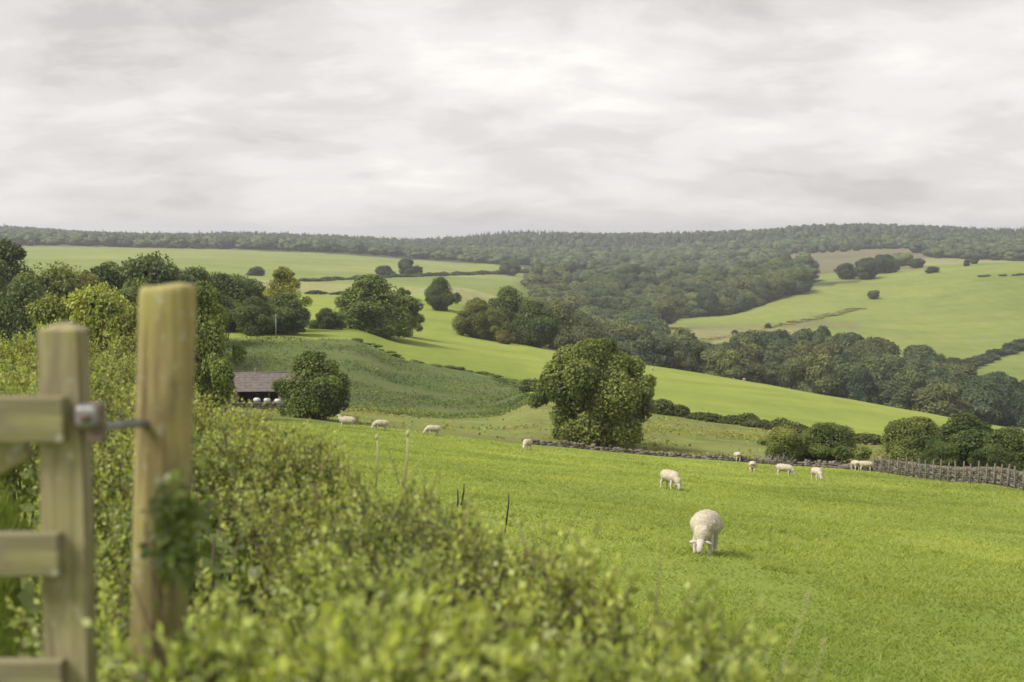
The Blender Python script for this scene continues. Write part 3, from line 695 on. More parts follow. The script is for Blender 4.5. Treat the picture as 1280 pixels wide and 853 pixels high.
FCO = scatter(-140, 1420, 1500, 2900, 17, f_con, 0, r)
near_b = [p for p in FBR if True]
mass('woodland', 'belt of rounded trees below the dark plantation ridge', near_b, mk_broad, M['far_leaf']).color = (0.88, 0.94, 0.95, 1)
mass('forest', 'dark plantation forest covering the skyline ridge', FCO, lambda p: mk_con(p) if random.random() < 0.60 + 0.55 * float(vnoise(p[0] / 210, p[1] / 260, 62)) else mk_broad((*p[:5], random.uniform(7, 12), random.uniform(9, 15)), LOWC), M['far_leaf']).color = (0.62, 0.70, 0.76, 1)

# ------------------------------------------------------------------ barn and its yard
def build_barn():
    p = at(334, 150, 490); o = empty('barn', p, R(6)); W, D, H, RH = 3.3, 2.5, 1.85, 1.55
    s = Soup()
    for c, h in [((-W + 0.25, -D, H / 2), (0.25, 0.2, H / 2)), ((0, D, H / 2), (W, 0.2, H / 2)), ((-W + 0.2, 0, H / 2), (0.2, D - 0.21, H / 2)), ((W - 0.2, 0, H / 2), (0.2, D - 0.21, H / 2)), ((2.3, -D, H / 2), (1.0, 0.2, H / 2))]:
        s.add(boxv(c, h), BOXF)
    s.add([(-W + .1, -D, H), (-W + .1, D, H), (-W + .1, 0, H + RH - .12)], None, [(0, 2, 1)]); s.add([(W - .1, -D, H), (W - .1, D, H), (W - .1, 0, H + RH - .12)], None, [(0, 1, 2)])
    link('wall', s.mesh('barn_wall', M['barn_wall']), o)
    rf = empty('roof'); rf.parent = o
    # courses of slate, each course its own overlapping strip
    for sgn in (-1, 1):
        for k in range(7):
            t0, t1 = k / 7, (k + 1.15) / 7
            y0, z0 = sgn * (D + 0.35) * (1 - t0), H - 0.12 + (RH + 0.12) * t0; y1, z1 = sgn * (D + 0.35) * (1 - min(t1, 1)), H - 0.12 + (RH + 0.12) * min(t1, 1) - 0.03
            s = Soup(); xs = np.linspace(-W - 0.2, W + 0.2, 9) + rng.normal(0, 0.012, 9)
            V = [(x, y0, z0 + 0.05) for x in xs] + [(x, y1, z1 + 0.05) for x in xs] + [(x, y0, z0) for x in xs]
            Q = [(j, j + 1, 10 + j, 9 + j) for j in range(8)] + [(18 + j, 19 + j, j + 1, j) for j in range(8)]
            s.add(V, Q); link('slate_course', s.mesh('slate_course', M['slate']), rf)
    s = Soup(); tube(s, [(-W - 0.2, 0, H + RH + 0.03), (W + 0.2, 0, H + RH + 0.03)], 0.09, 6); link('ridge', s.mesh('ridge', M['slate']), rf)
    s = Soup(); s.add(boxv((-1.2, 0.3, H + RH + 0.2), (0.16, 0.16, 0.3)), BOXF); link('vent', s.mesh('vent', M['barn_wall']), rf)
    for x in (-0.9, 0.35): link('door_post', bevel_box('door_post', (0.08, 0.08, H / 2), M['barn_dark']), o).location = (x, -D, H / 2)
    link('lintel', bevel_box('lintel', (1.75, 0.12, 0.1), M['barn_dark']), o).location = (-0.6, -D, H - 0.1)
    tag(o, 'low stone barn with grey slate roof beside the small tree', 'barn')
    # low yard wall in front
    y = Soup(); q = at(335, 141, 500)
    for k in range(60):
        for c in range(3): y.add(boxv((-3.4 + k * 0.115 + rng.normal(0, 0.02), rng.normal(0, 0.03), 0.12 + c * 0.22), (0.13, 0.2, 0.12), 0.02, 0, rng), BOXF, None, 0.15 + 0.3 * rng.random())
    w = empty('stone_wall', q, R(3)); link('stones', y.mesh('yard_stones', M['stone']), w)['kind'] = 'stuff'; tag(w, 'low dark stone wall in front of the barn', 'wall')
    # white wrapped bales
    for i, (x, lab) in enumerate([(321, 'white wrapped bale nearest the barn end wall'), (334, 'middle white wrapped bale in the barn mouth'), (347, 'white wrapped bale closest to the small tree')]):
        bm = bmesh.new(); bmesh.ops.create_cone(bm, cap_ends=True, segments=16, radius1=0.23, radius2=0.23, depth=0.70)
        bmesh.ops.bevel(bm, geom=[e for e in bm.edges if not e.is_boundary and len(e.link_faces) == 2 and any(len(f.verts) > 4 for f in e.link_faces)], offset=0.09, segments=2, affect='EDGES')
        for v in bm.verts: v.co *= 1 + random.uniform(-0.03, 0.03)
        me = bpy.data.meshes.new('bale'); bm.to_mesh(me); bm.free(); me.materials.append(M['white_wrap']); me.polygons.foreach_set('use_smooth', [True] * len(me.polygons))
        b = link('wrapped_bale', me); pb = at(x, 146.4 + 0.3 * (i == 1), 493); b.location = (pb.x, pb.y, pb.z + 0.60); b.rotation_euler = (0, R(90), R(8 * i - 6)); tag(b, lab, 'bale', 'white bales by the barn')
        s = Soup(); s.add(boxv((0, 0, 0), (0.5, 0.4, 0.19), 0.01, 0, rng), BOXF)
        pl = link('pallet', s.mesh('pallet', M['barn_dark'])); pl.location = (pb.x, pb.y, pb.z + 0.19); tag(pl, ['wooden pallet under the bale nearest the barn end wall', 'wooden pallet under the middle white bale', 'wooden pallet under the bale closest to the tree'][i], 'pallet', 'pallets under the bales')
build_barn()
def build_trailer():
    p = at(428, 150, 485); o = empty('farm_trailer', p, R(20))
    bm = bmesh.new(); bmesh.ops.create_cube(bm, size=2)
    for v in bm.verts: v.co = Vector((v.co.x * (0.62 if v.co.z > 0 else 0.5), v.co.y * (0.42 if v.co.z > 0 else 0.34), v.co.z * 0.24 + 0.62))
    bmesh.ops.delete(bm, geom=[f for f in bm.faces if f.normal.z > 0.9], context='FACES')
    bmesh.ops.solidify(bm, geom=bm.faces[:], thickness=0.04)
    me = bpy.data.meshes.new('hopper'); bm.to_mesh(me); bm.free(); me.materials.append(M['black']); link('hopper', me, o)
    s = Soup(); tube(s, [(-0.5, 0, 0.42), (-0.9, 0, 0.40), (-1.15, 0, 0.3)], 0.04); link('drawbar', s.mesh('drawbar', M['black']), o)
    for y in (-0.45, 0.45):
        s = Soup(); tube(s, [(0, y - 0.07, 0.26), (0, y + 0.07, 0.26)], 0.26, 14); link('wheel', s.mesh('wheel', M['black']), o)
    tag(o, 'small black farm trailer at the foot of the bracken bank', 'trailer')
build_trailer()
def build_pole():
    p = at(345, 218, 420); s = Soup(); H = 3.5
    tube(s, [(0, 0, -0.3), (0.02, 0, H)], [0.075, 0.06], 8)
    o = empty('utility_pole', p); link('shaft', s.mesh('shaft', M['pale_pole']), o)
    s = Soup(); s.add(boxv((0, 0, H - 0.35), (0.5, 0.06, 0.06)), BOXF); link('crossarm', s.mesh('crossarm', M['fence_wood']), o)
    tag(o, 'thin pale utility pole in front of the copse', 'pole')
build_pole()

# ------------------------------------------------------------------ dry stone walls and the fence
def stone_wall(label, pts, height, thick, ln, broken=0.0):
    P = [at(x, d, 570) for x, d in pts]; o = empty('stone_wall', P[0]); s = Soup(); cap = Soup(); base = P[0]; t_acc = 0
    for a, b in zip(P[:-1], P[1:]):
        L = math.hypot(b.x - a.x, b.y - a.y); ang = math.atan2(b.y - a.y, b.x - a.x); nx, ny = -math.sin(ang), math.cos(ang)
        z = -0.12; course = 0
        while z < height:
            hc = random.uniform(0.12, 0.18); t = -random.uniform(0, ln)
            while t < L:
                l = ln * random.uniform(0.55, 1.5); u = min(max((t + l / 2) / L, 0), 1); q = a.lerp(b, u); g = float(ground(q.x, q.y)); t += l
                hh = height * (1 - broken * (0.5 + 0.9 * float(vnoise((t_acc + u * L) / 4, 0.5, 21))))
                if z > hh: continue
                h = hc * random.uniform(0.8, 1.15); w = thick * (1 - 0.3 * z / max(height, 0.1))
                s.add(boxv((q.x - base.x + nx * random.uniform(-.04, .04), q.y - base.y + ny * random.uniform(-.04, .04), g - base.z + z + h / 2), (l / 2 * 0.97, w / 2 * random.uniform(0.85, 1.1), h / 2 * 0.95), 0.025, ang + random.uniform(-.06, .06), rng), BOXF, None, random.random())
            z += hc
        t = 0.0
        while t < L:
            l = ln * random.uniform(0.5, 0.9); u = min((t + l / 2) / L, 1); q = a.lerp(b, u); g = float(ground(q.x, q.y)); t += l
            hh = height * (1 - broken * (0.5 + 0.9 * float(vnoise((t_acc + u * L) / 4, 0.5, 21))))
            if broken < 0.3 or random.random() < 0.35:
                cap.add(boxv((q.x - base.x, q.y - base.y, g - base.z + min(hh, height) + 0.10), (l / 2 * 0.8, thick * 0.34, random.uniform(0.07, 0.14)), 0.035, ang + random.uniform(-.3, .3), rng), BOXF, None, random.random())
        t_acc += L
    c = link('stones', s.mesh('stones', M['stone']), o); c['kind'] = 'stuff'
    c = link('cope_stones', cap.mesh('cope_stones', M['stone']), o); c['kind'] = 'stuff'
    tag(o, label, 'wall'); return o
stone_wall('low tumbled dry stone wall along the bottom of the pasture', [(655, 113), (700, 114), (800, 115), (880, 115.3), (960, 115), (1030, 113.5), (1094, 110)], 0.34, 0.5, 0.40, 0.55)
stone_wall('taller dry stone wall running behind the wooden fence posts', [(1094, 110), (1140, 104.5), (1180, 99), (1230, 92.5), (1285, 85), (1340, 80)], 0.85, 0.55, 0.36, 0.08)
def build_fence():
    line = [(1092, 109), (1140, 103.4), (1180, 97.8), (1230, 91.3), (1285, 84), (1345, 78.5)]
    P = [at(x, d, 590) for x, d in line]; seg = [(b - a).length for a, b in zip(P[:-1], P[1:])]; tot = sum(seg)
    o = empty('fence', P[0]); base = P[0]; tops = []
    protos = []
    for k in range(4):
        s = Soup(); pts = [(0, 0, -0.3), (0.01, 0, 0.6), (0, 0.01, 1.36), (0, 0, 1.41)]
        tube(s, pts, np.array([0.062, 0.060, 0.056, 0.035]) * random.uniform(0.9, 1.15), 7); protos.append(s.mesh('post', M['fence_wood'], False))
    t = 0.0
    while t < tot:
        u = t; i = 0
        while u > seg[i] and i < len(seg) - 1: u -= seg[i]; i += 1
        q = P[i].lerp(P[i + 1], u / seg[i]); q.z = float(ground(q.x, q.y))
        c = link('post', random.choice(protos), o); c.location = q - base; c.rotation_euler = (R(random.uniform(-3, 3)), R(random.uniform(-4, 4)), random.uniform(0, 6)); c.scale = (1, 1, random.uniform(0.93, 1.08))
        tops.append(q - base); t += 1.25 + random.uniform(-0.12, 0.12)
    for h in (0.45, 0.8, 1.08):
        s = Soup(); tube(s, [(p.x, p.y - 0.06, p.z + h) for p in tops], 0.006, 4); link('wire', s.mesh('wire', M['zinc']), o)
    tag(o, 'wooden post and wire fence in front of the taller stone wall', 'fence')
build_fence()
def build_brash():
    p = at(962, 114.0, 575); o = empty('dead_shrub', p); s = Soup(); r = np.random.default_rng(4)
    for k in range(46):
        a = np.array([r.uniform(-1.3, 1.6), r.uniform(-.3, .3), 0]); d = np.array([r.normal(0, .5), r.normal(0, .3), 1]) * r.uniform(0.5, 1.05)
        tube(s, [a, a + d * 0.5 + r.normal(0, .06, 3), a + d], [0.022, 0.014, 0.005], 4, r.random())
    link('branches', s.mesh('branches', M['pale_pole']), o); tag(o, 'pale leafless dead shrub beside the tumbled wall', 'shrub')
build_brash()

# ------------------------------------------------------------------ sheep
def skin_mesh(name, verts, edges, root, mat, sub=2):
    me = bpy.data.meshes.new(name + '_cage'); me.from_pydata([v[:3] for v in verts], edges, []); o = bpy.data.objects.new(name, me); COL.objects.link(o)
    m = o.modifiers.new('skin', 'SKIN'); m.use_smooth_shade = True
    for i, v in enumerate(verts):
        sv = me.skin_vertices[0].data[i]; sv.radius = v[3] if isinstance(v[3], tuple) else (v[3], v[3]); sv.use_root = (i == root)
    m = o.modifiers.new('sub', 'SUBSURF'); m.levels = sub; m.render_levels = sub
    bpy.context.view_layer.update(); dg = bpy.context.evaluated_depsgraph_get()
    out = bpy.data.meshes.new_from_object(o.evaluated_get(dg)); bpy.data.objects.remove(o); out.materials.clear(); out.materials.append(mat)
    out.polygons.foreach_set('use_smooth', [True] * len(out.polygons)); return out
def ring_mesh(name, stations, mat, nseg=56, rings=84, bump=0.055, seed=1, belly=1.0):
    """fleece: stations (x, z, half width, half height) along the back"""
    st = np.array(stations, float); u = np.linspace(0, 1, len(st)); q = np.linspace(0, 1, rings)
    S = np.stack([pchip(u, st[:, k], q) for k in range(4)], 1)
    tx = np.gradient(S[:, 0]); tz = np.gradient(S[:, 1]); ln = np.hypot(tx, tz); tx /= ln; tz /= ln
    th = np.linspace(0, 2 * np.pi, nseg, endpoint=False); V = []
    for i in range(rings):
        cy = np.cos(th) * S[i, 2]; cn = np.sin(th) * S[i, 3]
        b = 1 + bump * (vnoise(np.cos(th) * 3.2 + 7 + i * 0.55, np.sin(th) * 3.2 + i * 0.35, seed) + 0.5 * vnoise(np.cos(th) * 7 + i * 1.1, np.sin(th) * 7 + i * .9, seed + 1) + 0.55 * vnoise(th * 5.1, i * 0.42 + 0.3, seed + 2))
        V.append(np.stack([S[i, 0] - tz[i] * cn * b, cy * b, S[i, 1] + tx[i] * cn * b], 1))
    V = np.concatenate(V + [[[S[0, 0] - 0.01, 0, S[0, 1]]], [[S[-1, 0], 0, S[-1, 1]]]]); n = nseg
    Q = [(i * n + j, (i + 1) * n + j, (i + 1) * n + (j + 1) % n, i * n + (j + 1) % n) for i in range(rings - 1) for j in range(n)]
    m = (rings - 1) * n; T = [(rings * n, j, (j + 1) % n) for j in range(n)] + [(rings * n + 1, m + (j + 1) % n, m + j) for j in range(n)]
    return mesh_np(name, V, [Q, T], mat, True)
def sheep_meshes(pose):
    if pose == 'graze':
        head = [(0.30, 0, .58, .15), (0.52, 0, .50, .12), (0.64, 0, .38, .10), (0.70, 0, .27, (.095, .10)), (0.755, 0, .16, (.078, .078)), (0.79, 0, .05, (.058, .055))]
        fl = [(-.66, .58, .05, .06), (-.63, .61, .17, .17), (-.50, .62, .265, .25), (-.22, .61, .315, .275), (.08, .60, .31, .275), (.28, .59, .275, .265), (.42, .545, .225, .225), (.50, .50, .185, .19), (.53, .48, .172, .175), (.57, .45, .178, .175), (.64, .37, .140, .135), (.685, .305, .10, .09)]
        hd = Vector((0.705, 0, .26))
    else:
        head = [(0.30, 0, .60, .15), (0.48, 0, .74, .12), (0.56, 0, .86, .10), (0.62, 0, .93, (.078, .085)), (0.70, 0, .90, (.062, .062)), (0.77, 0, .86, (.046, .046))]
        fl = [(-.66, .58, .05, .06), (-.63, .60, .17, .18), (-.50, .60, .275, .275), (-.22, .585, .325, .31), (.08, .585, .325, .31), (.30, .61, .285, .28), (.42, .68, .215, .22), (.50, .78, .165, .17), (.55, .86, .12, .13), (.575, .90, .09, .09)]
        hd = Vector((0.60, 0, .95))
    v = [(-.40, 0, .58, .15), (-.1, 0, .58, .20)] + head; e = [(i, i + 1) for i in range(len(v) - 1)]
    for sy in (-1, 1):
        b = len(v); v += [(.30, sy * .14, .42, .085), (.31, sy * .16, .22, .052), (.325, sy * .155, .06, .036), (.345, sy * .155, .012, .042)]; e += [(2, b), (b, b + 1), (b + 1, b + 2), (b + 2, b + 3)]
        b = len(v); v += [(-.42, sy * .14, .42, .09), (-.50, sy * .16, .26, .058), (-.49, sy * .155, .07, .036), (-.47, sy * .155, .012, .042)]; e += [(0, b), (b, b + 1), (b + 1, b + 2), (b + 2, b + 3)]
    body = skin_mesh('sheep_body', v, e, 1, M['sheep_skin']); fleece = ring_mesh('fleece', fl, M['fleece'])
    ear = Soup(); th = np.linspace(0, 6.283, 8, endpoint=False)
    for k, (y, a, b) in enumerate([(0, .012, .02), (.05, .018, .042), (.10, .014, .036), (.145, .004, .008)]): ear.add(np.stack([np.cos(th) * a, np.full(8, y), np.sin(th) * b - 0.03 * (y / .145)], 1))
    ear.q.append(np.array([(i * 8 + j, (i + 1) * 8 + j, (i + 1) * 8 + (j + 1) % 8, i * 8 + (j + 1) % 8) for i in range(3) for j in range(8)]))
    return body, fleece, ear.mesh('ear', M['sheep_skin'], True), hd, pose
def ball(name, r, mat, sc3=(1, 1, 1)):
    bm = bmesh.new(); bmesh.ops.create_icosphere(bm, subdivisions=2, radius=r)
    for v in bm.verts: v.co = Vector((v.co.x * sc3[0], v.co.y * sc3[1], v.co.z * sc3[2]))
    me = bpy.data.meshes.new(name); bm.to_mesh(me); bm.free(); me.materials.append(mat); me.polygons.foreach_set('use_smooth', [True] * len(me.polygons)); return me
GRAZE = sheep_meshes('graze'); STAND = sheep_meshes('stand')
EYE = ball('eye', 0.014, M['sheep_dark']); NOSE = ball('nose', 0.026, M['sheep_dark'], (0.6, 1.1, 0.7))
def sheep(x, y, heading, label, pose=GRAZE, scale=1.0, marks=None):
    """heading: degrees, 0 = facing right across the view, 90 = facing away"""
    p = hit(x, y, 14); o = link('sheep', pose[0]); o.location = p; e_ = 0.4
    gx = float(ground(p.x + e_, p.y) - ground(p.x - e_, p.y)) / (2 * e_); gy = float(ground(p.x, p.y + e_) - ground(p.x, p.y - e_)) / (2 * e_)
    f_ = Vector((math.cos(R(heading)), math.sin(R(heading)), 0)); f_.z = gx * f_.x + gy * f_.y; f_.normalize(); n_ = Vector((-gx, -gy, 1)).normalized(); l_ = n_.cross(f_).normalized(); n_ = f_.cross(l_)
    o.rotation_euler = Matrix((f_, l_, n_)).transposed().to_euler(); o.scale = (scale,) * 3
    link('fleece', pose[1], o)
    for sy in (-1, 1):
        e = link('ear', pose[2], o); e.location = pose[3] + Vector((-0.01, sy * 0.085, 0.03)); e.rotation_euler = (0, R(20), 0 if sy > 0 else R(180))
        y_ = link('eye', EYE, o); y_.location = pose[3] + (Vector((0.06, sy * 0.072, -0.04)) if pose[4] == 'graze' else Vector((0.06, sy * 0.06, -0.01)))
    nz = link('nose', NOSE, o); nz.location = (0.83, 0, .055) if pose[4] == 'graze' else (0.805, 0, .86)
    if marks:
        for (mx, my, mz, rr, mat) in marks: q = link('marking', ball('marking', rr, M[mat], (1, 1, 0.25)), o); q.location = (mx, my, mz); q.rotation_euler = (R(-35 * (my > 0) + 35 * (my < 0)), 0, 0)
    tag(o, label, 'sheep', 'sheep grazing in the pasture'); return o
sheep(880, 692.5, 255, 'nearest white sheep grazing head on in the open pasture', scale=0.95, marks=[(0.0, 0.13, 0.835, 0.055, 'mark_blue'), (-0.34, 0.13, 0.835, 0.05, 'mark_red')])
sheep(837, 612, 297, 'white sheep grazing behind the nearest one, head to the right', scale=0.86)
sheep(432, 535, 185, 'sheep farthest left, looking left below the small tree', STAND, 0.95)
sheep(475, 538, 205, 'sheep second from the left near the pale stalk', scale=0.88)
sheep(540, 544.5, 200, 'sheep third from left, grazing alone above the hedge', scale=0.88)
sheep(658, 562.5, 250, 'rounded sheep just left of the big oak', scale=0.88)
sheep(921, 577, 95, 'sheep right up against the tumbled wall by the dead shrub', scale=0.88)
sheep(940, 591, 80, 'sheep standing rear on beside the tumbled wall', scale=0.88)
sheep(981, 595, 335, 'sheep grazing towards the right below the light green tree', scale=0.88)
sheep(1021, 600.5, 280, 'sheep facing the viewer below the darker bushy tree', scale=0.88)
sheep(1068.5, 588, 100, 'sheep rear on close to the start of the fence', scale=0.88)
sheep(1083, 589, 350, 'sheep lying low beside the first fence posts', scale=0.88)
sheep(815, 464, 70, 'tiny white sheep near the crest of the bright field', scale=0.75)
sheep(930, 477, 60, 'tiny white sheep on the bright crest further right', scale=0.75)

# ------------------------------------------------------------------ pasture grass
def build_grass():
    r = np.random.default_rng(12); s = Soup(); n = 400000
    d = 13 + (112 - 13) * r.random(n) ** 1.25; t = r.uniform(-0.34, 0.48, n)
    X = t * d
    keep = lookup(TK, X, d) < 3.98; X = X[keep]; d = d[keep]; n = len(d)
    clump = 0.55 + 0.45 * vnoise(X / 0.8, d / 0.8, 31) + 0.35 * vnoise(X / 3.5, d / 3.5, 32)
    keep = r.random(n) < np.clip(clump + 0.35, 0.15, 1); X = X[keep]; d = d[keep]; clump = clump[keep]; n = len(d)
    g = ground(X, d); h = (0.02 + 0.035 * r.random(n) + 0.03 * np.clip(clump, 0, 1)) * (1 + d / 160); w = 0.006 + 0.00035 * d
    tn = np.clip(0.30 + 0.30 * clump + r.normal(0, 0.16, n) + 0.28 * vnoise(X / 7, d / 7, 33) + 0.2 * vnoise(X / 22, d / 16, 35), 0, 1)
    weed = vnoise(X / 0.45, d / 0.45, 36) + 0.5 * vnoise(X / 5, d / 5, 37) > 1.02; tn = np.where(weed, tn * 0.15, tn); h = np.where(weed, h * 2.0, h)
    a = r.uniform(0, 6.283, n); lean = r.uniform(0.8, 2.0, n) * h; la = r.uniform(0, 6.283, n)
    P = np.stack([X, d, g - 0.005], 1); side = np.stack([np.cos(a) * w, np.sin(a) * w, np.zeros(n)], 1)
    tip = P + np.stack([np.cos(la) * lean, np.sin(la) * lean, h], 1)
    s.add(np.stack([P - side, P + side, tip], 1).reshape(-1, 3), None, np.arange(3 * n).reshape(n, 3), np.repeat(tn, 3))
    o = link('grass', s.mesh('grass', M['blade'])); tag(o, 'short grazed grass covering the sloping pasture', 'grass', kind='stuff')
build_grass()
def build_bank_grass():
    r = np.random.default_rng(15); s = Soup(); n = 9000
    X = r.normal(-3.1, 0.6, n); d = r.normal(7.2, 0.8, n); g = ground(X, d); h = r.uniform(0.05, 0.2, n); w = r.uniform(0.002, 0.005, n); a = r.uniform(0, 6.283, n); la = r.uniform(0, 6.283, n); ln = h * r.uniform(0.2, 0.8, n)
    P = np.stack([X, d, g], 1); side = np.stack([np.cos(a) * w, np.sin(a) * w, 0 * a], 1); tip = P + np.stack([np.cos(la) * ln, np.sin(la) * ln, h], 1)
    s.add(np.stack([P - side, P + side, tip], 1).reshape(-1, 3), None, np.arange(3 * n).reshape(n, 3), np.repeat(r.uniform(0.2, 1, n), 3))
    o = link('grass', s.mesh('bank_grass', M['blade'])); tag(o, 'longer grass on the turf bank behind the gate rails', 'grass', kind='stuff')
build_bank_grass()
# tussocks and bracken beyond the wall
def build_bracken():
    r = np.random.default_rng(17); s = Soup(); n = 110000; d = r.uniform(116, 232, n); x = r.uniform(290, 690, n); X = (x - 640) / F * d; k = lookup(TK, X, d)
    dens = np.where((k > 4.76) & (k < 6.02) & (x < 662), 0.9, 0.0); keep = r.random(n) < dens * np.clip(0.30 + 0.8 * vnoise(X / 9, d / 6, 8) + 0.4 * np.clip((5.5 - k) * 1.5, 0, 1), 0.04, 1)
    X, d = X[keep], d[keep]; n = len(X); g = ground(X, d)
    P = np.stack([X, d, g + r.uniform(0.0, 0.24, n)], 1); cl = vnoise(X / 4, d / 4, 9)
    cards(s, P, r.normal(size=(n, 3)) * 0.5 + np.array([0, -0.3, 0.9]), r.uniform(0.10, 0.25, n), r, np.clip(0.3 + 0.35 * cl + r.normal(0, .15, n), 0, 1))
    o = link('bracken', s.mesh('bracken', M['tree_leaf'])); o.color = (1.12, 1.18, 0.9, 1); tag(o, 'dark green bracken covering the bank above the barn', 'bracken', kind='stuff')
    s = Soup(); n = 34000; d = r.uniform(114, 185, n); x = r.uniform(330, 1290, n); X = (x - 640) / F * d; k = lookup(TK, X, d)
    keep = (k > 4.08) & (k < 4.95) & (r.random(n) < np.clip(0.15 + 0.9 * vnoise(X / 6, d / 5, 18), 0.03, 1)); X, d = X[keep], d[keep]; n = len(X); g = ground(X, d)
    cards(s, np.stack([X, d, g + r.uniform(0.02, 0.2, n)], 1), r.normal(size=(n, 3)) * 0.5 + np.array([0, -0.6, 0.7]), r.uniform(0.10, 0.28, n), r, r.uniform(0.2, 1, n))
    o = link('rough_grass', s.mesh('rough_grass', M['tree_leaf'])); o.color = (1.5, 1.25, 0.9, 1); tag(o, 'coarse brownish tussocks in the strip behind the wall', 'grass', kind='stuff')
build_bracken()

# ------------------------------------------------------------------ gate and gatepost
def build_gate():
    o = empty('field_gate', (-1.145, 3.62, -1.72)); gz = 1.72
    def z(y): return slope_of(y) * 3.6 + gz
    # stile with a weathered, shallow pyramid top
    bm = bmesh.new(); hw, hd_ = 0.055, 0.045; top = z(402)
    ring = [(-hw, -hd_), (hw, -hd_), (hw, hd_), (-hw, hd_)]
    lv = [0.12, 0.5, 1.0, top - 0.022]; vv = [[bm.verts.new((x, y, q)) for x, y in ring] for q in lv]; tp = bm.verts.new((0.004, 0, top))
    for a, b in zip(vv[:-1], vv[1:]):
        for i in range(4): bm.faces.new((a[i], a[(i + 1) % 4], b[(i + 1) % 4], b[i]))
    for i in range(4): bm.faces.new((vv[-1][i], vv[-1][(i + 1) % 4], tp))
    bm.faces.new(vv[0][::-1]); bmesh.ops.bevel(bm, geom=[e for e in bm.edges if abs((e.verts[0].co - e.verts[1].co).z) > 0.1], offset=0.009, segments=2, affect='EDGES')
    me = bpy.data.meshes.new('stile'); bm.to_mesh(me); bm.free(); me.materials.append(M['gate_wood']); st = link('stile', me, o)
    L = 2.6
    def rail(y0, y1, xr, dy, name='rail', tilt=0.0):
        h = (z(y0) - z(y1)) / 2; me = bevel_box('rail', (L / 2, 0.022, h), M['gate_wood_x'], 0.006); c = link(name, me, o)
        c.location = (xr - L / 2, dy, (z(y0) + z(y1)) / 2); c.rotation_euler = (0, R(tilt), 0); return c
    rail(489, 545, 0.022, -0.066, 'top_rail', 0.4); rail(661, 714, 0.002, -0.066); rail(818, 872, 0.004, -0.066); rail(980, 1030, 0.004, -0.066)
    # end block of the top rail, lapped over the stile
    # diagonal brace
    me = bevel_box('brace', (0.95, 0.02, 0.045), M['gate_wood_x'], 0.006); c = link('brace', me, o); c.location = (-0.93, -0.02, z(552) - 0.46); c.rotation_euler = (0, R(-29), 0)
    # latch: galvanised bracket bolted to the stile and a rusty bar to the post
    me = bevel_box('latch_bracket', (0.030, 0.028, 0.030), M['zinc'], 0.018, 4); c = link('latch_bracket', me, o); c.location = (0.077, -0.055, z(518)); 
    s = Soup(); tube(s, [(0, -0.032, 0), (0, 0.0, 0)], 0.014, 8); b = link('bolt', s.mesh('bolt', M['rust']), c)
    s = Soup(); tube(s, [(0.085, -0.045, z(533)), (0.11, 0.0, z(534)), (0.128, 0.12, z(533) - 0.014), (0.150, 0.27, z(532) - 0.032)], 0.013, 8); link('latch_bar', s.mesh('latch_bar', M['zinc'], True), o)
    me = bevel_box('latch_plate', (0.02, 0.02, 0.05), M['rust'], 0.004); c = link('latch_plate', me, o); c.location = (0.096, -0.05, z(526))
    tag(o, 'weathered wooden field gate with flat rails at the left edge', 'gate')
    # round gatepost, leaning very slightly
    n = 72; s = Soup(); d = 3.92; pt = seen(210, 357, d); pb = seen(199, 800, d); ax = (pt - pb); pb = pt - ax * (1.62 / ax.length); r = np.random.default_rng(2)
    hs = np.concatenate([np.linspace(0, 1, 26) * 0.985, [0.994, 1.0, 1.002]]); rs = np.concatenate([np.full(26, 0.0775), [0.0755, 0.070, 0.03]])
    V = []; th = np.linspace(0, 2 * np.pi, n, endpoint=False)
    for k, (h, rr) in enumerate(zip(hs, rs)):
        c = pb.lerp(pt, h); bump_ = 1 + 0.025 * vnoise(np.cos(th) * 1.6 + 3, np.sin(th) * 1.6 + h * 2.2, 4) + 0.012 * vnoise(np.cos(th) * 5, np.sin(th) * 5 + h * 1.2, 6)
        bump_ = bump_ - 0.22 * np.exp(-((th - 4.10 - 0.10 * math.sin(h * 9)) / 0.055) ** 2) * min(max((h - 0.60) / 0.1, 0), 1) * min(max((0.95 - h) / 0.08, 0), 1) - 0.12 * np.exp(-((th - 5.0 - 0.06 * math.sin(h * 13)) / 0.045) ** 2) * min(max((h - 0.3) / 0.1, 0), 1) * min(max((0.78 - h) / 0.08, 0), 1)       # drying crack
        V.append(np.stack([c.x + np.cos(th) * rr * bump_, c.y + np.sin(th) * rr * bump_, np.full(n, c.z) + (0.004 * np.cos(th) if k > 24 else 0)], 1))
    V = np.concatenate(V + [[tuple(pt + Vector((0, 0, 0.004)))]]) - np.array(tuple(pb)); Q = [(i * n + j, i * n + (j + 1) % n, (i + 1) * n + (j + 1) % n, (i + 1) * n + j) for i in range(len(hs) - 1) for j in range(n)]
    m = (len(hs) - 1) * n; T = [(len(V) - 1, m + j, m + (j + 1) % n) for j in range(n)]
    g = link('gatepost', mesh_np('gatepost', V, [Q, T], M['post_wood'], True)); g.location = pb; tag(g, 'thick round wooden gatepost beside the gate latch', 'post')
build_gate()

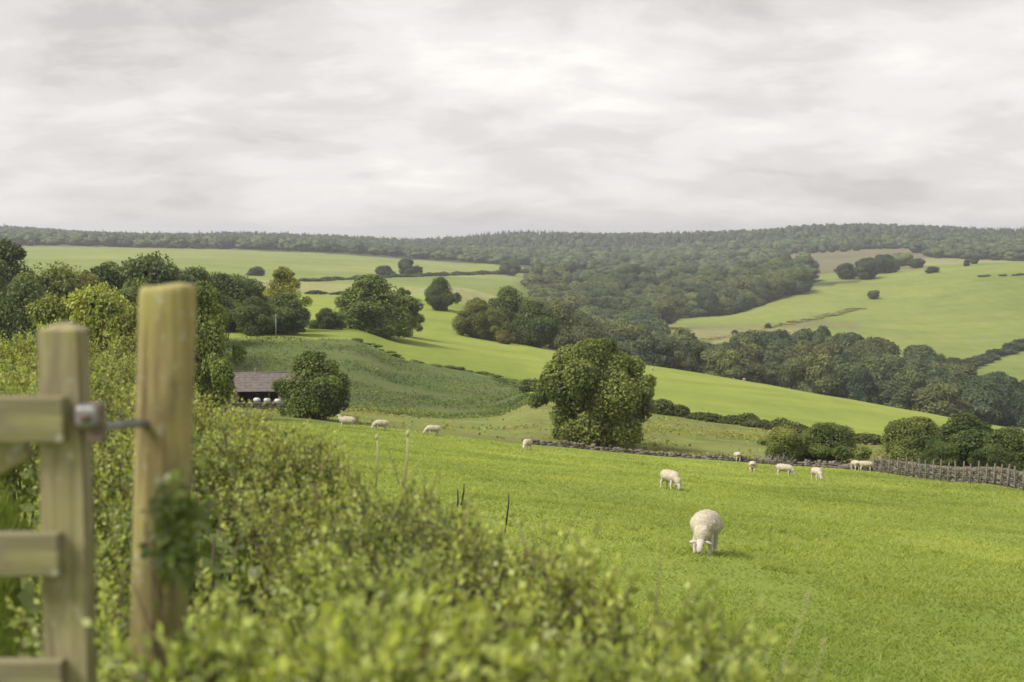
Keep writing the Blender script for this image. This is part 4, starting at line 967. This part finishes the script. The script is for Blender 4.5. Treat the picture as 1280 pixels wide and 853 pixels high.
# ------------------------------------------------------------------ foreground hedge
EDG_D = [2.4, 3.2, 4.3, 5.5, 7.0, 9.0, 11.5, 14.0, 17.0]; EDG_X = [1.25, 1.12, 0.90, 0.50, -0.14, -1.00, -2.15, -3.45, -5.3]
LFT_D = [2.4, 3.35, 3.75, 4.05, 5.0, 8.0, 12.0, 17.0]; LFT_X = [-0.70, -0.86, -1.00, -1.75, -2.2, -3.7, -5.2, -7.0]
def hedge_top(X, d):
    right = np.interp(d, EDG_D, EDG_X) + 0.22; e = np.clip((right - X) / 0.75, 0, 1)
    z = -1.24 + 0.012 * (d - 4) + 0.13 * vnoise(X / 0.9, d / 1.1, 41) + 0.09 * vnoise(X / 0.32, d / 0.36, 42) + 0.05 * vnoise(X / 0.13, d / 0.14, 43) - 0.05 * np.clip((d - 9) / 3, 0, 1)
    z -= 1.15 * (1 - e) ** 2.2
    z -= 1.2 * np.clip((d - 14.6) / 2.0, 0, 1) ** 2
    z += 0.08 * np.exp(-((X + 0.80) / 0.20) ** 2 - ((d - 3.55) / 0.28) ** 2)
    z += 0.28 * np.exp(-((X + 0.30) / 0.33) ** 2 - ((d - 3.15) / 0.40) ** 2)
    z += 0.22 * np.exp(-((X - 0.26) / 0.10) ** 2 - ((d - 5.0) / 0.25) ** 2)
    z += 0.10 * np.exp(-((X + 4.2) / 1.2) ** 2 - ((d - 14.4) / 1.0) ** 2)
    return z
def hedge_ok(X, d):
    t = X / d
    ok = (X < np.interp(d, EDG_D, EDG_X) + 0.20) & (X > np.interp(d, LFT_D, LFT_X)) & (d > 2.5) & (d < 16.4)
    ok &= ~((t < -0.333) & (d > 4.1) & (d < 8.6))
    return ok
def shoot_arrays(r, P, up, length, leafsz, nleaf, s_leaf, s_twig, tone=0.0):
    """many shoots at once: P roots, up directions"""
    n = len(P); up = unit(up); bend = r.normal(0, 0.25, (n, 3)); mid_ = P + up * length[:, None] * 0.5 + bend * length[:, None] * 0.15; tip = P + up * length[:, None] + bend * length[:, None] * 0.35
    # twig: three-sided tube with two segments
    a = unit(np.cross(up, r.normal(size=(n, 3)))); b = np.cross(up, a); rad = 0.0034
    V = np.empty((n, 9, 3)); 
    for k, (c, q) in enumerate(((P, 1.0), (mid_, 0.8), (tip, 0.35))):
        for j in range(3):
            an = j * 2.0944; V[:, k * 3 + j] = c + rad * q * (math.cos(an) * a + math.sin(an) * b)
    f = []
    for k in range(2):
        for j in range(3): f.append((k * 3 + j, k * 3 + (j + 1) % 3, (k + 1) * 3 + (j + 1) % 3, (k + 1) * 3 + j))
    idx = (np.arange(n)[:, None, None] * 9 + np.array(f)[None]).reshape(-1, 4); s_twig.add(V.reshape(-1, 3), idx, None, np.repeat(r.random(n), 9))
    base_t = r.normal(0, 0.16, n) + tone
    for k in range(nleaf):
        u = (k + 0.6 + r.uniform(-.3, .3, n)) / nleaf; q = np.where(u[:, None] < 0.5, P + (mid_ - P) * (u[:, None] * 2), mid_ + (tip - mid_) * ((u[:, None] - 0.5) * 2))
        an = k * 2.4 + r.uniform(0, 1.0, n); out = np.cos(an)[:, None] * a + np.sin(an)[:, None] * b
        dr = unit(out * (1.15 - 0.7 * u[:, None]) + up * (0.35 + 0.6 * u[:, None]) + r.normal(0, 0.25, (n, 3))); side = unit(np.cross(dr, up + r.normal(0, 0.3, (n, 3)))); nn = np.cross(side, dr)
        L = np.broadcast_to(np.asarray(leafsz, float), (n,))[:, None] * r.uniform(0.65, 1.25, n)[:, None] * (1.05 - 0.35 * u[:, None]); W = L * r.uniform(0.55, 0.8, n)[:, None]
        c0 = q + dr * L * 0.12
        pts = np.stack([c0, c0 + dr * L * 0.45 + side * W * 0.5 + nn * L * 0.08, c0 + dr * L, c0 + dr * L * 0.45 - side * W * 0.5 + nn * L * 0.08], 1)
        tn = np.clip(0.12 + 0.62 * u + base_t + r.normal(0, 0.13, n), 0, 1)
        s_leaf.add(pts.reshape(-1, 3), np.arange(4 * n).reshape(n, 4), None, np.repeat(tn, 4))
def build_hedge():
    r = np.random.default_rng(77); n = 70000
    d = r.uniform(2.5, 16.4, n); X = r.uniform(-7, 1.4, n); k = hedge_ok(X, d) & (np.abs(X / d) < 0.50); X, d = X[k], d[k]; X, d = X[:30000], d[:30000]; n = len(X)
    base = (-0.9, 4.0, -1.9); o = empty('hawthorn_hedge', base); B = np.array(base)
    cl_ = vnoise(X / 0.22, d / 0.22, 51) + 0.6 * vnoise(X / 0.6, d / 0.6, 52); k = r.random(n) < np.clip(0.52 + 0.85 * cl_, 0.04, 1); X, d, cl_ = X[k], d[k], cl_[k]; n = len(X)
    z = hedge_top(X, d) + 0.05 * cl_; L = r.uniform(0.10, 0.30, n) * np.where(r.random(n) < 0.10, 1.5, 1.0)
    depth = r.uniform(0, 1, n) ** 1.4 * 0.30
    P = np.stack([X, d, z - L * 0.75 - depth], 1); up = np.stack([r.normal(0, 0.42, n), r.normal(-0.05, 0.42, n), np.ones(n)], 1)
    leaf = Soup(); twig = Soup()
    big = np.where(d < 6.5, 1.0, 1.0)
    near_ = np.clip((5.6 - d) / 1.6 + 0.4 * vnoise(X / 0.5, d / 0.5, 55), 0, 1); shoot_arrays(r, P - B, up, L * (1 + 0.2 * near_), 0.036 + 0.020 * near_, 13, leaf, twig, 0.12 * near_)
    # long bare-ish sprays that break the outline
    m = 200; dd = r.uniform(4, 15, m); XX = np.interp(dd, EDG_D, EDG_X) + r.uniform(-1.5, 0.15, m); zz = hedge_top(XX, dd); LL = r.uniform(0.18, 0.34, m)
    shoot_arrays(r, np.stack([XX, dd, zz - 0.12], 1) - B, np.stack([r.normal(0.1, 0.35, m), r.normal(0, 0.3, m), np.ones(m)], 1), LL, 0.028, 9, leaf, twig)
    f = link('foliage', leaf.mesh('hedge_foliage', M['hedge_leaf']), o); f['kind'] = 'stuff'
    # woody frame underneath
    st = Soup(); m = 420; dd = r.uniform(2.6, 15.8, m); XX = r.uniform(-6.4, 1.2, m); kk = hedge_ok(XX, dd); 
    for a, b in zip(XX[kk], dd[kk]):
        g = float(ground(a, b)); t = float(hedge_top(a, b)); p0 = np.array([a, b, g - 0.1]); p1 = np.array([a + r.normal(0, .15), b + r.normal(0, .15), t - 0.15])
        tube(st, np.array([p0, (p0 + p1) / 2 + r.normal(0, 0.08, 3), p1]) - B, [0.018, 0.013, 0.006], 5, r.random() * 0.4)
    link('stems', st.mesh('hedge_stems', M['twig']), o)['kind'] = 'stuff'; link('twigs', twig.mesh('hedge_twigs', M['twig']), o)['kind'] = 'stuff'
    # inner leaf mass: lumpy shell with the hedge's inner shade painted as dark tint
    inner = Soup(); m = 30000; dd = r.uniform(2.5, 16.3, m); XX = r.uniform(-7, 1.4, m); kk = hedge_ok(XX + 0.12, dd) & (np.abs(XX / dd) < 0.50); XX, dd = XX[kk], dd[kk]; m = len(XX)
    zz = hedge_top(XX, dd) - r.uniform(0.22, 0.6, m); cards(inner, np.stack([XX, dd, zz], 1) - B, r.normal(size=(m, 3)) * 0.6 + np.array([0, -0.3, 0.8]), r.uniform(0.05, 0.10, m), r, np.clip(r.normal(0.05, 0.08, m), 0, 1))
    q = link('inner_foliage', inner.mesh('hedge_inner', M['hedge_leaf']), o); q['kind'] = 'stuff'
    # the nearest leafy sprays, one by one
    protos = []
    for k in range(6):
        ls, ts = Soup(), Soup(); shoot_arrays(np.random.default_rng(500 + k), np.zeros((1, 3)), np.array([[0.1, 0, 1.0]]), np.array([0.2]), 0.046, 12, ls, ts)
        lv, lq, _, lt = ls.arrays(); tv, tq, _, tt = ts.arrays(); me = mesh_np('leaf_spray', np.concatenate([lv, tv]), [np.concatenate(lq), np.concatenate(tq) + len(lv)], M['hedge_leaf'], False, np.concatenate([lt, tt * 0]))
        me.materials.append(M['twig']); mi = np.zeros(len(me.polygons), np.int32); mi[sum(len(x) for x in lq):] = 1; me.polygons.foreach_set('material_index', mi); protos.append(me)
    cnt = 0
    while cnt < 240:
        d_ = random.uniform(2.75, 4.6); X_ = random.uniform(-1.0, 1.0)
        if not bool(hedge_ok(np.array([X_]), np.array([d_]))[0]): continue
        c = link('leaf_spray', random.choice(protos), o); c.location = Vector((X_, d_, float(hedge_top(X_, d_)) - 0.1)) - Vector(base)
        c.rotation_euler = (random.gauss(0, .35), random.gauss(0, .35), random.uniform(0, 6.28)); f_ = random.uniform(0.75, 1.15); c.scale = (f_, f_, f_); cnt += 1
    tag(o, 'leafy green hawthorn hedge filling the foreground beside the gate', 'hedge')
build_hedge()
def build_ivy():
    r = np.random.default_rng(8); p = seen(214, 690, 3.78); o = empty('ivy', (p.x, p.y, -1.7)); B = np.array((p.x, p.y, -1.7)); s = Soup(); n = 480
    y = r.normal(666, 28, n); x = 222 + r.normal(0, 15, n); P = np.array([tuple(seen(a, b, 3.80 + q)) for a, b, q in zip(x, y, r.uniform(-0.12, 0.02, n))])
    cards(s, P - B, r.normal(size=(n, 3)) * 0.5 + np.array([0, -0.7, 0.6]), r.uniform(0.016, 0.034, n), r, r.random(n), 1.2)
    c = link('leaves', s.mesh('ivy_leaves', M['ivy_leaf']), o); c['kind'] = 'stuff'
    for k in range(5):
        s = Soup(); a = np.array([r.normal(0, .03), 0.02, 0.1]); tube(s, [a, a + np.array([r.normal(0, .03), -.02, .4]), a + np.array([r.normal(0, .04), -.02, r.uniform(.6, .85)])], [0.006, 0.005, 0.002], 5)
        link('stem', s.mesh('ivy_stem', M['twig']), o)
    tag(o, 'dark leafy climber growing up the foot of the round gatepost', 'plant')
build_ivy()
def stalk(x0, y0, x1, y1, d, rad, mat, name, label, cat, head=False):
    a = seen(x0, y0, d); b = seen(x1, y1, d); o = empty(name, a); s = Soup(); v = b - a
    a2 = -v * 0.6; tube(s, [tuple(a2), tuple(v * 0.5 + Vector((0.01, 0, 0))), tuple(v)], [rad * 1.2, rad, rad * 0.7], 6); link('stem', s.mesh('stem', M[mat]), o)
    if head:
        s = Soup(); tube(s, [tuple(v * 0.9), tuple(v * 0.97), tuple(v * 1.06)], [rad * 1.2, rad * 2.4, rad * 0.4], 6); link('seed_head', s.mesh('seed_head', M[mat]), o)
    tag(o, label, cat)
stalk(504, 600, 510, 540, 8.6, 0.006, 'straw', 'dry_stalk', 'pale dry stalk sticking up from the hedge', 'stalk', True)
stalk(470, 590, 471, 545, 9.2, 0.005, 'straw', 'dry_stalk', 'thin dry stem left of the pale stalk', 'stalk', True)
stalk(633, 648, 636, 618, 17.5, 0.011, 'black', 'fence_stake', 'leaning black stake just behind the hedge', 'stake')
stalk(578, 622, 580, 606, 19.5, 0.012, 'black', 'fence_stake', 'short black stake left of the leaning one', 'stake')
stalk(571, 640, 572, 612, 18.5, 0.012, 'black', 'fence_stake', 'thin stake half hidden in the hedge tips', 'stake')
for i, (x0, y0, x1, y1, d, lab) in enumerate([(968, 850, 1010, 745, 3.7, 'tallest blurred grass stem at the bottom right'), (1010, 860, 1030, 800, 3.9, 'short blurred grass stem at the bottom right'), (940, 850, 962, 790, 4.2, 'blurred grass stem next to the hedge end')]):
    stalk(x0, y0, x1, y1, d, 0.0011, 'straw', 'grass_stem', lab, 'grass stem', True)

# ------------------------------------------------------------------ the valley air
def build_haze():
    s = Soup(); s.add(boxv((0, 5800, -85), (14500, 6400, 145)), BOXF)
    k = N('haze'); v = k.n.new('ShaderNodeVolumePrincipled'); v.inputs['Color'].default_value = (0.90, 0.93, 0.98, 1); v.inputs['Density'].default_value = 0.00015; v.inputs['Anisotropy'].default_value = 0.2
    k.l.new(v.outputs[0], k.out.inputs['Volume'])
    o = link('haze', s.mesh('haze', k.m)); tag(o, 'thin pale haze lying over the whole valley', 'haze', kind='stuff')
build_haze()
